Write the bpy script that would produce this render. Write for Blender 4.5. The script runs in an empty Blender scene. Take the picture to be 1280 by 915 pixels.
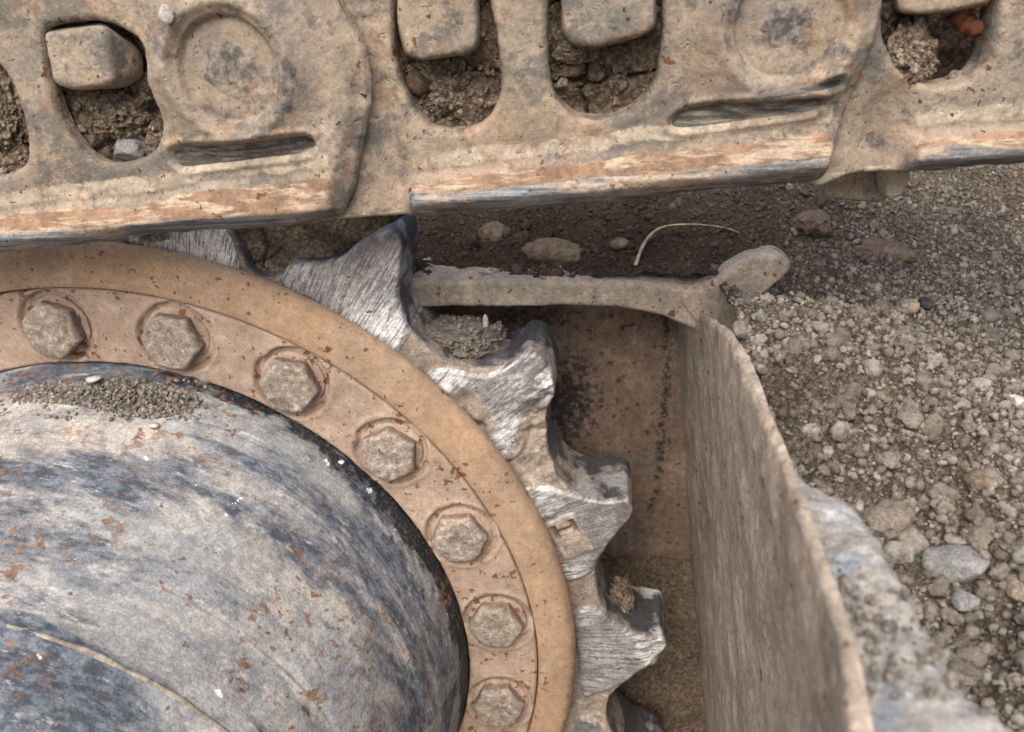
import bpy, bmesh, math, random
import numpy as np
from mathutils import Matrix, Vector
rng = np.random.RandomState(7); random.seed(7)
S = bpy.context.scene
COL = S.collection

# ---------------------------------------------------------------- camera
F = 1067.0; D = 0.55
a_, b_, cx_, cy_ = -.434, -.103, -.412, -.328
n_ = np.array([np.sin(b_)*np.cos(a_), np.sin(a_), np.cos(b_)*np.cos(a_)])
u_ = np.array([np.cos(b_), 0, -np.sin(b_)]); v_ = np.cross(n_, u_)
RW = np.array([u_, -n_, v_]); CAM = RW@(-np.array([cx_, cy_, -1])*D)
cd = bpy.data.cameras.new('camera'); cam = bpy.data.objects.new('camera', cd); COL.objects.link(cam)
cam.matrix_world = Matrix([[*RW[0], CAM[0]], [*RW[1], CAM[1]], [*RW[2], CAM[2]], [0, 0, 0, 1]])
cd.sensor_width = 36; cd.lens = 36*F/1280; cd.clip_start = .01; cd.clip_end = 200
cd.dof.use_dof = True; cd.dof.focus_distance = .43; cd.dof.aperture_fstop = 13
S.camera = cam
# ---------------------------------------------------------------- light
SUN_EL, SUN_AZ = math.radians(52), math.radians(190)   # azimuth: direction the sun stands in, from +Y clockwise
w = bpy.data.worlds.new('World'); S.world = w; w.use_nodes = True
wt = w.node_tree; bg = wt.nodes['Background']
sky = wt.nodes.new('ShaderNodeTexSky'); sky.sky_type = 'NISHITA'; sky.sun_disc = False
sky.sun_elevation = SUN_EL; sky.sun_rotation = SUN_AZ; sky.air_density = 1.0; sky.dust_density = 6; sky.ozone_density = .6
wt.links.new(sky.outputs[0], bg.inputs[0]); bg.inputs[1].default_value = .13
sl = bpy.data.lights.new('sun', 'SUN'); sl.energy = 2.6; sl.angle = math.radians(60); sl.color = (1, .965, .93)
so = bpy.data.objects.new('sun', sl); COL.objects.link(so)
sd = Vector((math.sin(SUN_AZ)*math.cos(SUN_EL), math.cos(SUN_AZ)*math.cos(SUN_EL), math.sin(SUN_EL)))
so.rotation_euler = sd.to_track_quat('Z', 'Y').to_euler()
S.view_settings.view_transform = 'Standard'; S.view_settings.look = 'None'
S.view_settings.exposure = .33; S.view_settings.gamma = 1

# ---------------------------------------------------------------- pixel -> place in the world
def _dir(px, py): return RW@np.array([(px-640)/F, -(py-457.5)/F, -1.])
def P(px, py, Y):
    d = _dir(px, py); return CAM+d*((Y-CAM[1])/d[1])
def PXp(px, py, X):
    d = _dir(px, py); return CAM+d*((X-CAM[0])/d[0])
def PZ(px, py, Z):
    d = _dir(px, py); return CAM+d*((Z-CAM[2])/d[2])
def W(pts, Y): return np.array([P(x, y, Y)[[0, 2]] for x, y in pts])

# ---------------------------------------------------------------- numeric helpers
def _h(i, j, k, s):
    x = np.sin(i*127.1+j*311.7+k*74.7+s*19.19)*43758.5453
    return x-np.floor(x)
def vn(x, y, z=0, s=0):
    x = np.asarray(x, float); y = np.asarray(y, float); z = np.asarray(z, float)+0*x
    i, j, k = np.floor(x), np.floor(y), np.floor(z); fx, fy, fz = x-i, y-j, z-k
    fx, fy, fz = [t*t*(3-2*t) for t in (fx, fy, fz)]
    r = 0
    for di in (0, 1):
        for dj in (0, 1):
            for dk in (0, 1):
                r = r+_h(i+di, j+dj, k+dk, s)*(fx if di else 1-fx)*(fy if dj else 1-fy)*(fz if dk else 1-fz)
    return r*2-1
def fbm(x, y, z=0, s=0, o=4, g=.5):
    r = 0; a = 1; f = 1; t = 0
    for q in range(o):
        r = r+a*vn(x*f, y*f, z*f, s+q*3.7); t += a; a *= g; f *= 2.03
    return r/t
def ss(a, b, x):
    t = np.clip((x-a)/(b-a), 0, 1); return t*t*(3-2*t)
def smooth(pts, n=6, closed=True):
    p = np.array(pts, float); N = len(p); o = []
    for i in range(N if closed else N-1):
        if closed: a, b, c, d = p[i-1], p[i], p[(i+1) % N], p[(i+2) % N]
        else: a, b, c, d = p[max(i-1, 0)], p[i], p[i+1], p[min(i+2, N-1)]
        for t in np.arange(n)/n:
            o.append(.5*((2*b)+(-a+c)*t+(2*a-5*b+4*c-d)*t*t+(-a+3*b-3*c+d)*t**3))
    if not closed: o.append(p[-1])
    return np.array(o)
def sdf(poly, X, Z):
    p = np.asarray(poly); d2 = np.full(X.shape, 1e9); ins = np.zeros(X.shape, bool)
    for i in range(len(p)):
        a = p[i-1]; b = p[i]; ex, ez = b-a; wx, wz = X-a[0], Z-a[1]
        t = np.clip((wx*ex+wz*ez)/(ex*ex+ez*ez+1e-18), 0, 1)
        d2 = np.minimum(d2, (wx-ex*t)**2+(wz-ez*t)**2)
        c = (a[1] > Z) != (b[1] > Z)
        with np.errstate(divide='ignore', invalid='ignore'):
            xi = a[0]+(Z-a[1])*ex/(ez if abs(ez) > 1e-15 else 1e-15)
        ins ^= c & (X < xi)
    return np.where(ins, -np.sqrt(d2), np.sqrt(d2))
def pdist(line, X, Z):
    d2 = np.full(np.shape(X), 1e9)
    for a, b in zip(line[:-1], line[1:]):
        e = b-a; t = np.clip(((X-a[0])*e[0]+(Z-a[1])*e[1])/(e@e+1e-18), 0, 1)
        d2 = np.minimum(d2, (X-a[0]-e[0]*t)**2+(Z-a[1]-e[1]*t)**2)
    return np.sqrt(d2)
def circle(c, r, n=96): t = np.arange(n)*2*np.pi/n; return np.stack([c[0]+r*np.cos(t), c[1]+r*np.sin(t)], 1)

# ---------------------------------------------------------------- objects
def mesh_obj(name, V, faces, mat, parent=None, attrs=None, smooth_=True):
    me = bpy.data.meshes.new(name)
    V = np.asarray(V, float)
    if isinstance(faces, np.ndarray):
        nf, k = faces.shape
        me.vertices.add(len(V)); me.vertices.foreach_set('co', V.ravel())
        me.loops.add(nf*k); me.loops.foreach_set('vertex_index', faces.astype(np.int32).ravel())
        me.polygons.add(nf); me.polygons.foreach_set('loop_start', np.arange(0, nf*k, k, dtype=np.int32))
        me.update(calc_edges=True); me.validate()
    else: me.from_pydata(V.tolist(), [], faces)
    if smooth_: me.polygons.foreach_set('use_smooth', [True]*len(me.polygons))
    for k, v in (attrs or {}).items():
        at = me.attributes.new(k, 'FLOAT', 'POINT'); at.data.foreach_set('value', np.asarray(v, np.float32))
    me.materials.append(mat)
    o = bpy.data.objects.new(name, me); COL.objects.link(o)
    if parent: o.parent = parent
    return o
def tag(o, label=None, cat=None, group=None, kind=None):
    if label: o['label'] = label
    if cat: o['category'] = cat
    if group: o['group'] = group
    if kind: o['kind'] = kind
    return o
def thing(name, label, cat, group=None):
    return tag(link_empty(name), label, cat, group)
def link_empty(name):
    o = bpy.data.objects.new(name, None); COL.objects.link(o); o.empty_display_size = .02; return o

def front(y0):                                  # relief facing -Y (towards the camera side)
    return lambda A, B, H: np.stack([A, y0-H, B], 1)
def relief(name, outline, holes, hfun, depth, step, mat, parent=None, mapf=None, rr=.004, attrf=None, rings=4,
           labels=None, wob=.0006, rag=0.0, seed=1):
    """A solid slab: traced outline, sculpted front, rounded edges, sides that run back `depth`."""
    o = np.asarray(outline); x0, z0 = o.min(0)-2*step-rag*2; x1, z1 = o.max(0)+2*step+rag*2
    xs = np.arange(x0, x1, step); zs = np.arange(z0, z1, step)
    X, Z = np.meshgrid(xs, zs, indexing='ij'); s = sdf(o, X, Z)
    for hp in holes: s = np.maximum(s, -sdf(hp, X, Z))
    if rag: s = s+rag*fbm(X*120, Z*120, 0, seed, 4, .6)
    c = (s[:-1, :-1]+s[1:, :-1]+s[:-1, 1:]+s[1:, 1:])/4 < 0
    gx, gz = np.gradient(s, step); gl = np.sqrt(gx**2+gz**2)+1e-9
    pad = np.zeros((c.shape[0]+2, c.shape[1]+2), bool); pad[1:-1, 1:-1] = c
    cnt = pad[:-1, :-1].astype(int)+pad[1:, :-1]+pad[:-1, 1:]+pad[1:, 1:]
    bd = (cnt > 0) & (cnt < 4)
    mv = np.clip(s, -1.0*step, 1.0*step)
    X2 = np.where(bd, X-mv*gx/gl, X); Z2 = np.where(bd, Z-mv*gz/gl, Z); s2 = np.where(bd, 0, s)
    used = cnt > 0; idx = -np.ones(X.shape, int); idx[used] = np.arange(used.sum())
    A = X2[used]; B = Z2[used]; SD = s2[used]
    d = np.clip(-SD, 0, rr); rnd = rr-np.sqrt(np.maximum(rr*rr-(rr-d)**2, 0))
    H = hfun(A, B, -SD)-rnd
    ci, cj = np.nonzero(c)
    q = np.stack([idx[ci, cj], idx[ci+1, cj], idx[ci+1, cj+1], idx[ci, cj+1]], 1)
    # boundary edges, directed as in the face
    be = []
    for e, (di, dj) in (((0, 1), (0, -1)), ((1, 2), (1, 0)), ((2, 3), (0, 1)), ((3, 0), (-1, 0))):
        out = ~pad[ci+1+di, cj+1+dj]; be.append(np.stack([q[out, e[0]], q[out, e[1]]], 1)); 
    bcell = np.concatenate([np.nonzero(~pad[ci+1+di, cj+1+dj])[0] for (di, dj) in ((0, -1), (1, 0), (0, 1), (-1, 0))])
    be = np.concatenate(be); bv = np.unique(be); remap = -np.ones(len(A), int); remap[bv] = np.arange(len(bv))
    AA = [A]; BB = [B]; HH = [H]; src = [np.arange(len(A))]; prev = None; quads = [q]; qcell = [np.arange(len(q))]
    base = len(A); last = be
    gxb = (gx/gl)[used][bv]; gzb = (gz/gl)[used][bv]
    for r in range(1, rings+1):
        t = r/rings
        wv = wob*fbm(A[bv]*90, B[bv]*90, t*4, seed+5, 3)*2
        AA.append(A[bv]+gxb*wv); BB.append(B[bv]+gzb*wv); HH.append(H[bv]*(1-t)-depth*t); src.append(bv)
        cur = remap[be]+base
        quads.append(np.stack([last[:, 1], last[:, 0], cur[:, 0], cur[:, 1]], 1)); qcell.append(bcell)
        last = cur; base += len(bv)
    A2, B2, H2, SRC = map(np.concatenate, (AA, BB, HH, src)); Q = np.concatenate(quads); QC = np.concatenate(qcell)
    V = (mapf)(A2, B2, H2)
    side = np.concatenate([np.zeros(len(A)), np.ones(len(A2)-len(A))])
    attrs = {k: v[SRC] for k, v in (attrf(A, B, -SD) if attrf else {}).items()}; attrs['side'] = side
    if mapf is not None and getattr(mapf, 'flip', False): Q = Q[:, ::-1]
    if labels is None: return mesh_obj(name, V, Q, mat, parent, attrs)
    cc = labels((A[q].mean(1)), (B[q].mean(1)))[QC]; res = {}
    for L in np.unique(cc):
        sub = Q[cc == L]; vv, inv = np.unique(sub, return_inverse=True)
        res[int(L)] = mesh_obj(name[int(L)][0], V[vv], inv.reshape(sub.shape), name[int(L)][1], parent, {k: v[vv] for k, v in attrs.items()})
    return res

_ico = {}
def ico(l):
    if l not in _ico:
        bm = bmesh.new(); bmesh.ops.create_icosphere(bm, subdivisions=l, radius=1)
        _ico[l] = (np.array([v.co[:] for v in bm.verts]), np.array([[v.index for v in f.verts] for f in bm.faces])); bm.free()
    return _ico[l]
def in_view(p, mx=.14):
    q = (np.asarray(p)-CAM)@RW; z = -q[:, 2]; z = np.where(z > .02, z, 1e-3); return (np.abs(q[:, 0]/z*F) < 640*(1+mx)) & (np.abs(q[:, 1]/z*F) < 457*(1+mx)) & (-q[:, 2] > .05)
def clods(name, pts, sizes, mat, lvl=1, parent=None, tone=None, flat=.75, rough=.28, smooth_=False, lump=0.):
    V0, F0 = ico(lvl); n = len(pts); m = len(V0)
    q = rng.normal(size=(n, 4)); q /= np.linalg.norm(q, axis=1)[:, None]; w_, x, y, z = q.T
    R = np.stack([1-2*(y*y+z*z), 2*(x*y-z*w_), 2*(x*z+y*w_), 2*(x*y+z*w_), 1-2*(x*x+z*z), 2*(y*z-x*w_), 2*(x*z-y*w_), 2*(y*z+x*w_), 1-2*(x*x+y*y)], 1).reshape(n, 3, 3)
    sc = np.stack([1+.16*rng.randn(n), 1+.16*rng.randn(n), flat+.15*rng.randn(n)], 1).clip(.5, 1.5)
    jit = 1+rough*rng.uniform(-1, 1, (n, m))
    if lump:
        of = rng.uniform(0, 50, (n, 3)); a3 = [V0[None, :, i]*1.3+of[:, i:i+1] for i in range(3)]; b3 = [V0[None, :, i]*3.6+of[:, i:i+1] for i in range(3)]
        jit = jit*(1+lump*fbm(*a3, 3, 2)+lump*.55*fbm(*b3, 8, 2))
    V = V0[None]*jit[:, :, None]*sc[:, None, :]
    V = np.einsum('nij,nmj->nmi', R, V)*np.asarray(sizes)[:, None, None]+np.asarray(pts)[:, None, :]
    Fc = (F0[None]+(np.arange(n)*m)[:, None, None]).reshape(-1, 3)
    t = rng.uniform(0, 1, n) if tone is None else np.asarray(tone)
    return mesh_obj(name, V.reshape(-1, 3), Fc, mat, parent, {'tone': np.repeat(t, m)}, smooth_)
def stone(name, centre, rad, mat, label, cat='stone', group=None, seed=0, lvl=4, rot=0, parent=None, facet=.18, tone=.5, grit=.02, ridge=0., cut=(.72, .95)):
    V0, F0 = ico(lvl); r = np.ones(len(V0)); rs = np.random.RandomState(seed)
    for k in range(9):                         # flattened facets, like broken rock
        d = rs.normal(size=3); d /= np.linalg.norm(d); h = rs.uniform(*cut)
        t = V0@d; r = np.where(t*r > h, r*(1-(1-h/np.maximum(t*r, 1e-6))*.85), r)
    r = r*(1-ridge*np.abs(fbm(V0[:, 0]*3+seed, V0[:, 1]*3, V0[:, 2]*3, seed+9, 4, .6)))*(1+facet*fbm(V0[:, 0]*1.5+seed, V0[:, 1]*1.5, V0[:, 2]*1.5, seed, 3)+grit*fbm(V0[:, 0]*12, V0[:, 1]*12, V0[:, 2]*12, seed+2, 3))
    V = V0*r[:, None]*np.array(rad); c, s_ = math.cos(rot), math.sin(rot)
    V = V@np.array([[c, s_, 0], [-s_, c, 0], [0, 0, 1]])
    o = mesh_obj(name, V, F0, mat, parent, {'tone': np.full(len(V), tone)})
    o.location = centre
    if label: tag(o, label, cat, group)
    return o

def crumbs_on(o, n, lo, ratio, mat, name='soil_crumbs', lift=.3, up=None, pw=2.2, poly=None):
    me = o.data; V = np.empty(len(me.vertices)*3); me.vertices.foreach_get('co', V); V = V.reshape(-1, 3)+np.array(o.location)
    N_ = np.empty(len(me.vertices)*3); me.vertices.foreach_get('normal', N_); N_ = N_.reshape(-1, 3)
    k = np.nonzero((-N_[:, 1]*.5+N_[:, 2] > .1) if up is None else (-N_[:, 1] > .2))[0]
    k = k[rng.randint(0, len(k), n)]; s_ = lo*(ratio**(rng.uniform(0, 1, n)**pw))
    c = clods(name, V[k]+rng.normal(0, .0004, (n, 3))+N_[k]*(s_*lift)[:, None], s_, mat, 2 if n < 1200 else 1, rough=.25, smooth_=False, lump=.5, flat=.7); tag(c, kind='stuff'); return c
# ---------------------------------------------------------------- materials
class M:
    def __init__(s, name):
        s.m = bpy.data.materials.new(name); s.m.use_nodes = True; s.t = s.m.node_tree; s.b = s.t.nodes['Principled BSDF']; s.N = s.t.nodes
        s.co = s.N.new('ShaderNodeTexCoord').outputs['Object']
    def l(s, a, b): s.t.links.new(a, b)
    def put(s, sock, v):
        if isinstance(v, bpy.types.NodeSocket): s.l(v, sock)
        elif isinstance(v, (tuple, list)) and len(v) == 3 and sock.type == 'RGBA': sock.default_value = (*v, 1)
        else: sock.default_value = v
    def attr(s, n): x = s.N.new('ShaderNodeAttribute'); x.attribute_name = n; return x.outputs['Fac']
    def math(s, op, a, b=0., c=0., clamp=False):
        x = s.N.new('ShaderNodeMath'); x.operation = op; x.use_clamp = clamp; s.put(x.inputs[0], a); s.put(x.inputs[1], b); s.put(x.inputs[2], c); return x.outputs[0]
    def noise(s, sc, det=4, ro=.6, vec=None, dist=0.):
        x = s.N.new('ShaderNodeTexNoise'); s.l(vec or s.co, x.inputs['Vector']); x.inputs['Scale'].default_value = sc; x.inputs['Detail'].default_value = det
        x.inputs['Roughness'].default_value = ro; x.inputs['Distortion'].default_value = dist; return x.outputs['Fac']
    def vor(s, sc, vec=None, feat='F1', out='Distance', rnd=1.):
        x = s.N.new('ShaderNodeTexVoronoi'); x.feature = feat; s.l(vec or s.co, x.inputs['Vector']); x.inputs['Scale'].default_value = sc; x.inputs['Randomness'].default_value = rnd; return x.outputs[out]
    def rng(s, v, a, b, lo=0., hi=1.):
        x = s.N.new('ShaderNodeMapRange'); x.interpolation_type = 'SMOOTHSTEP'; s.put(x.inputs['Value'], v); x.inputs['From Min'].default_value = a; x.inputs['From Max'].default_value = b
        x.inputs['To Min'].default_value = lo; x.inputs['To Max'].default_value = hi; return x.outputs['Result']
    def mix(s, f, a, b):
        x = s.N.new('ShaderNodeMix'); x.data_type = 'RGBA'; s.put(x.inputs[0], f); s.put(x.inputs[6], a); s.put(x.inputs[7], b); return x.outputs[2]
    def vec(s, sc, v=None, rot=(0, 0, 0)):
        x = s.N.new('ShaderNodeMapping'); s.l(v or s.co, x.inputs['Vector']); x.inputs['Scale'].default_value = sc; x.inputs['Rotation'].default_value = rot; return x.outputs[0]
    def comb(s, a, b, c=0.):
        x = s.N.new('ShaderNodeCombineXYZ'); s.put(x.inputs[0], a); s.put(x.inputs[1], b); s.put(x.inputs[2], c); return x.outputs[0]
    def brk(s, mask, sc=60, k=.9, vec=None, lo=.42, hi=.58):     # a mask broken up by noise
        return s.rng(s.math('ADD', mask, s.math('MULTIPLY', s.math('SUBTRACT', s.noise(sc, 6, .7, vec), .5), k)), lo, hi)
    def specks(s, sc, size, dens, vec=None):                 # sparse irregular specks, clustered
        n1 = s.noise(sc*.95, 3, .55, vec); cl = s.math('MULTIPLY', s.math('SUBTRACT', s.noise(sc*.16, 3, .6, vec), .5), .35)
        t = .725-.24*dens
        return s.rng(s.math('ADD', n1, cl), t, t+.028)
    def grain(s, c, amt, sc, det=8, ro=.8):
        x = s.N.new('ShaderNodeVectorMath'); x.operation = 'SCALE'; s.l(c, x.inputs[0]); s.l(s.rng(s.noise(sc, det, ro), .34, .66, 1-amt, 1+amt*.8), x.inputs['Scale']); return x.outputs[0]
    def out(s, col, rough=.9, metal=0., bumps=(), spec=.3, gr=.28):
        if gr: col = s.grain(s.grain(s.grain(col, gr, 230), gr*.7, 900, 3, .7), gr*.6, 34, 6, .65)
        s.put(s.b.inputs['Base Color'], col); s.put(s.b.inputs['Roughness'], rough); s.put(s.b.inputs['Metallic'], metal); s.b.inputs['Specular IOR Level'].default_value = spec
        prev = None
        for h, dist in bumps:
            x = s.N.new('ShaderNodeBump'); x.inputs['Strength'].default_value = 1; x.inputs['Distance'].default_value = dist; s.put(x.inputs['Height'], h)
            if prev: s.l(prev, x.inputs['Normal'])
            prev = x.outputs[0]
        if prev: s.l(prev, s.b.inputs['Normal'])
        return s.m

def mat_link(name='dusty_link_steel'):
    m = M(name); g1 = m.noise(22, 8, .65); g2 = m.noise(75, 8, .7); g3 = m.noise(420, 4, .7)
    c = m.mix(m.rng(g1, .34, .66), (.375, .295, .22), (.235, .21, .175))
    c = m.mix(m.math('MULTIPLY', m.rng(m.noise(42, 7, .62), .44, .68), .6), c, (.43, .35, .265)); c = m.mix(m.math('MULTIPLY', m.rng(m.noise(9, 4, .6), .48, .66), .45), c, (.33, .23, .15))
    c = m.mix(m.math('MULTIPLY', m.rng(m.noise(30, 9, .78, m.vec((1, 1, 1), None, (1, 2, 0))), .49, .58), .85), c, (.135, .13, .115))
    c = m.mix(m.math('MULTIPLY', m.rng(m.noise(55, 9, .8, m.vec((1.3, 1, 1), None, (2, 1, 3))), .54, .63), .7), c, (.27, .155, .085))
    c = m.mix(m.math('MULTIPLY', m.rng(m.noise(120, 8, .8), .56, .64), .5), c, (.10, .09, .075))
    c = m.mix(m.brk(m.attr('pale'), 70, 1.0), c, (.47, .395, .305))
    c = m.mix(m.math('MULTIPLY', m.brk(m.attr('stain_shade'), 70, 2.2, None, .42, .74), .85), c, m.mix(m.rng(m.noise(170, 8, .8), .42, .60), (.055, .057, .062), (.27, .235, .20)))
    ru = m.mix(m.rng(m.noise(90, 7, .7), .38, .62), (.32, .20, .125), (.19, .115, .075)); ru = m.mix(m.rng(m.noise(160, 6, .7, m.vec((.25, 1, 1.5))), .48, .60), ru, (.48, .38, .28))
    rust = m.math('MULTIPLY', m.brk(m.attr('rust'), 70, 1.5, m.vec((.5, 1, 1)), .40, .62), .9); c = m.mix(rust, c, ru)
    st = m.mix(m.rng(m.noise(300, 5, .7, m.vec((.05, 1, 1.6))), .42, .62), (.10, .105, .115), (.27, .28, .29))
    st = m.mix(m.rng(m.noise(45, 8, .75, m.vec((.35, 1, 1))), .48, .60), st, (.36, .28, .21))
    steel = m.brk(m.attr('steel'), 60, .7, m.vec((.4, 1, 1))); c = m.mix(steel, c, st)
    dk = m.mix(m.rng(m.noise(260, 5, .7, m.vec((.12, 1, 1))), .45, .62), (.075, .07, .062), (.24, .215, .18))
    dark = m.brk(m.attr('dark'), 90, .6, m.vec((.4, 1, 1))); c = m.mix(dark, c, dk)
    c = m.mix(m.specks(170, .42, .12), c, (.15, .07, .035))
    c = m.mix(m.specks(330, .33, .12), c, (.05, .045, .04))
    c = m.mix(m.math('MULTIPLY', m.rng(g3, .54, .7), .30), c, (.16, .125, .09))
    ro = m.math('SUBTRACT', .92, m.math('MULTIPLY', steel, .38)); me = m.math('MULTIPLY', steel, .3)
    return m.out(c, ro, me, [(g2, .0007), (g3, .0004), (m.noise(1500, 3, .6), .00012), (m.rng(m.noise(210, 3, .6), .28, .38), .0003)], gr=.17)
def mat_paint(name, c1, c2, c3, dens=.12, rustc=(.20, .075, .03), bump=.0006, streak=None):
    m = M(name); g1 = m.noise(14, 7, .62); g2 = m.noise(80, 7, .68); g3 = m.noise(600, 4, .7)
    c = m.mix(m.rng(g1, .38, .62), c1, c2); c = m.mix(m.math('MULTIPLY', m.rng(g2, .45, .7), .7), c, c3)
    if streak:
        s1 = m.noise(110, 8, .75, m.vec(streak)); c = m.mix(m.math('MULTIPLY', m.rng(s1, .50, .70), .35), c, tuple(.62*x for x in c2)); c = m.mix(m.math('MULTIPLY', m.rng(m.noise(36, 8, .75), .50, .60), .5), c, tuple(1.25*x for x in c3)); c = m.mix(m.math('MULTIPLY', m.rng(m.noise(22, 8, .75, m.vec((1, 1, .6), None, (3, 1, 1))), .52, .62), .5), c, (.20, .185, .15))
        c = m.mix(m.math('MULTIPLY', m.rng(m.noise(140, 7, .72, m.vec(streak, None, (0, .06, .03))), .56, .70), .35), c, (.50, .44, .37))
    if streak: c = m.mix(m.brk(m.attr('stain_shade'), 260, 1.5, None, .5, .75), c, (.045, .042, .04))  # dark stains, and on the back plate its painted shade too
    c = m.mix(m.math('MULTIPLY', m.rng(m.noise(230, 6, .75), .60, .72), .6), c, tuple(.55*x for x in c1))
    c = m.mix(m.math('MULTIPLY', m.specks(125, .30, dens), .9), c, rustc)
    c = m.mix(m.math('MULTIPLY', m.specks(260, .33, dens), .8), c, tuple(.6*x for x in rustc))
    c = m.mix(m.math('MULTIPLY', m.rng(g3, .5, .75), .25), c, tuple(.5*x for x in c2))
    return m.out(c, .88, 0, [(g2, bump), (g3, bump*.5), (m.noise(1800, 2, .6), .0001)], gr=.28 if streak else .17)
def mat_drum():
    m = M('drum_paint'); v = m.comb(m.attr('ua'), m.attr('ud'))
    long_ = m.vec((.30, 1, 1), v); g = m.noise(20, 9, .68, long_, .5); g2 = m.noise(48, 9, .72, m.vec((.45, 1, 1), v), .8); g3 = m.noise(520, 4, .7)
    dust = m.mix(m.rng(m.noise(16, 6, .6), .38, .62), (.40, .40, .385), (.27, .275, .275))
    dust = m.mix(m.rng(m.noise(34, 7, .65, m.vec((.3, 1, 1), v)), .50, .66), dust, (.41, .37, .325))
    dust = m.mix(m.math('MULTIPLY', m.attr('warm'), .38), dust, (.43, .36, .29))
    navy = m.mix(m.rng(m.noise(220, 6, .75, m.vec((.4, 1, 1), v)), .42, .60), (.035, .047, .07), (.15, .17, .205))
    c = m.mix(m.math('MULTIPLY', m.rng(g2, .47, .60), .62), dust, (.19, .205, .23))
    c = m.mix(m.math('MULTIPLY', m.rng(m.math('ADD', g, m.attr('navy')), .47, .575), .93), c, navy)
    c = m.mix(m.math('MULTIPLY', m.rng(m.noise(150, 6, .8, m.vec((.3, 1, 1), v)), .56, .66), .7), c, (.52, .50, .46))
    c = m.mix(m.math('MULTIPLY', m.rng(m.noise(240, 5, .75), .60, .70), .7), c, (.12, .12, .13))
    edge = m.brk(m.attr('edge'), 60, 1.6, m.vec((.6, 1, 1), v)); c = m.mix(edge, c, m.mix(m.rng(g3, .5, .68), (.012, .014, .018), (.11, .115, .125)))
    c = m.mix(m.rng(m.math('SUBTRACT', m.attr('line'), m.math('MULTIPLY', m.noise(60, 6, .7), 1.25)), .0, .35), c, (.20, .17, .14))
    c = m.mix(m.brk(m.attr('weld'), 120, .6), c, (.50, .43, .32))
    rm = m.rng(m.noise(12, 4, .6), .44, .6)
    c = m.mix(m.math('MULTIPLY', m.specks(190, .55, .64), m.math('MULTIPLY', rm, .9)), c, m.mix(m.rng(m.noise(300, 4, .7), .4, .6), (.13, .07, .04), (.27, .145, .08)))
    c = m.mix(m.math('MULTIPLY', m.specks(200, .40, .14), .8), c, (.13, .06, .035))
    c = m.mix(m.specks(120, .22, .03), c, (.70, .70, .68))
    ed = m.math('SUBTRACT', .82, m.math('MULTIPLY', edge, .3))
    return m.out(c, ed, 0, [(g2, .0006), (g3, .0005), (m.noise(1600, 2, .6), .0001)], .4)
def mat_tooth():
    m = M('worn_tooth_steel'); v = m.comb(m.attr('ur'), m.attr('ut'))
    s1 = m.math('MULTIPLY', m.math('SUBTRACT', m.noise(700, 7, .78, m.vec((.085, 1, 1), v, (0, 0, .05)), .5), .5), m.math('SUBTRACT', 1., m.attr('side'))); s1 = m.math('ADD', s1, .5); s2 = m.noise(260, 6, .75, m.vec((.12, 1, 1), v)); s3 = m.noise(55, 8, .7); g = m.noise(480, 5, .75)
    pm = m.rng(m.noise(50, 6, .7, m.vec((.5, 1, 1), v)), .38, .52); c = m.mix(m.math('MULTIPLY', pm, .9), m.mix(m.rng(m.noise(120, 8, .75), .4, .6), (.25, .24, .235), (.42, .40, .38)), m.mix(m.rng(s1, .40, .60), (.22, .215, .215), (.52, .515, .505))); c = m.mix(m.rng(s2, .40, .62), m.mix(.6, c, (.17, .16, .165)), c)
    c = m.mix(m.math('MULTIPLY', m.rng(s3, .46, .58), .7), c, (.24, .21, .195))
    c = m.mix(m.math('MULTIPLY', m.rng(s3, .35, .45, 1, 0), .5), c, (.48, .40, .33))
    br = m.math('MULTIPLY', m.attr('bright'), m.math('MULTIPLY', m.rng(s1, .42, .54), m.rng(m.noise(120, 6, .75, m.vec((.35, 1, 1), v)), .34, .46))); br = m.math('MINIMUM', br, 1.); c = m.mix(br, c, (.88, .88, .87)); me0 = br
    dust = m.mix(m.rng(m.noise(60, 7, .7), .4, .6), (.38, .31, .245), (.27, .225, .185)); dust = m.mix(m.rng(m.noise(130, 6, .7), .54, .66), dust, (.50, .47, .42))
    dm = m.brk(m.attr('dust'), 80, .8); c = m.mix(dm, c, dust)
    c = m.mix(m.math('MULTIPLY', m.attr('mark'), .8), c, (.10, .075, .055))
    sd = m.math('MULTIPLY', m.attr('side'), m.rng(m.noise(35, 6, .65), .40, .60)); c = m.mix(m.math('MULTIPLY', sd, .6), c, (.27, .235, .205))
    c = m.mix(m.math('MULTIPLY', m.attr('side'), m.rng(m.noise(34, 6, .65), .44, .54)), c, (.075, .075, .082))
    c = m.mix(m.specks(160, .3, .07), c, (.16, .08, .04))
    ro = m.math('ADD', m.rng(s2, .35, .65, .36, .55), m.math('MULTIPLY', dm, .45)); me = m.math('MULTIPLY', m.math('SUBTRACT', m.math('SUBTRACT', 1., dm), m.math('MULTIPLY', br, .6), 0, True), .35)
    return m.out(c, ro, me, [(m.math('MULTIPLY', s1, m.math('SUBTRACT', 1., m.attr('side'))), .00004), (g, .0004), (m.noise(110, 7, .72), .0010)], .5)
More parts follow.
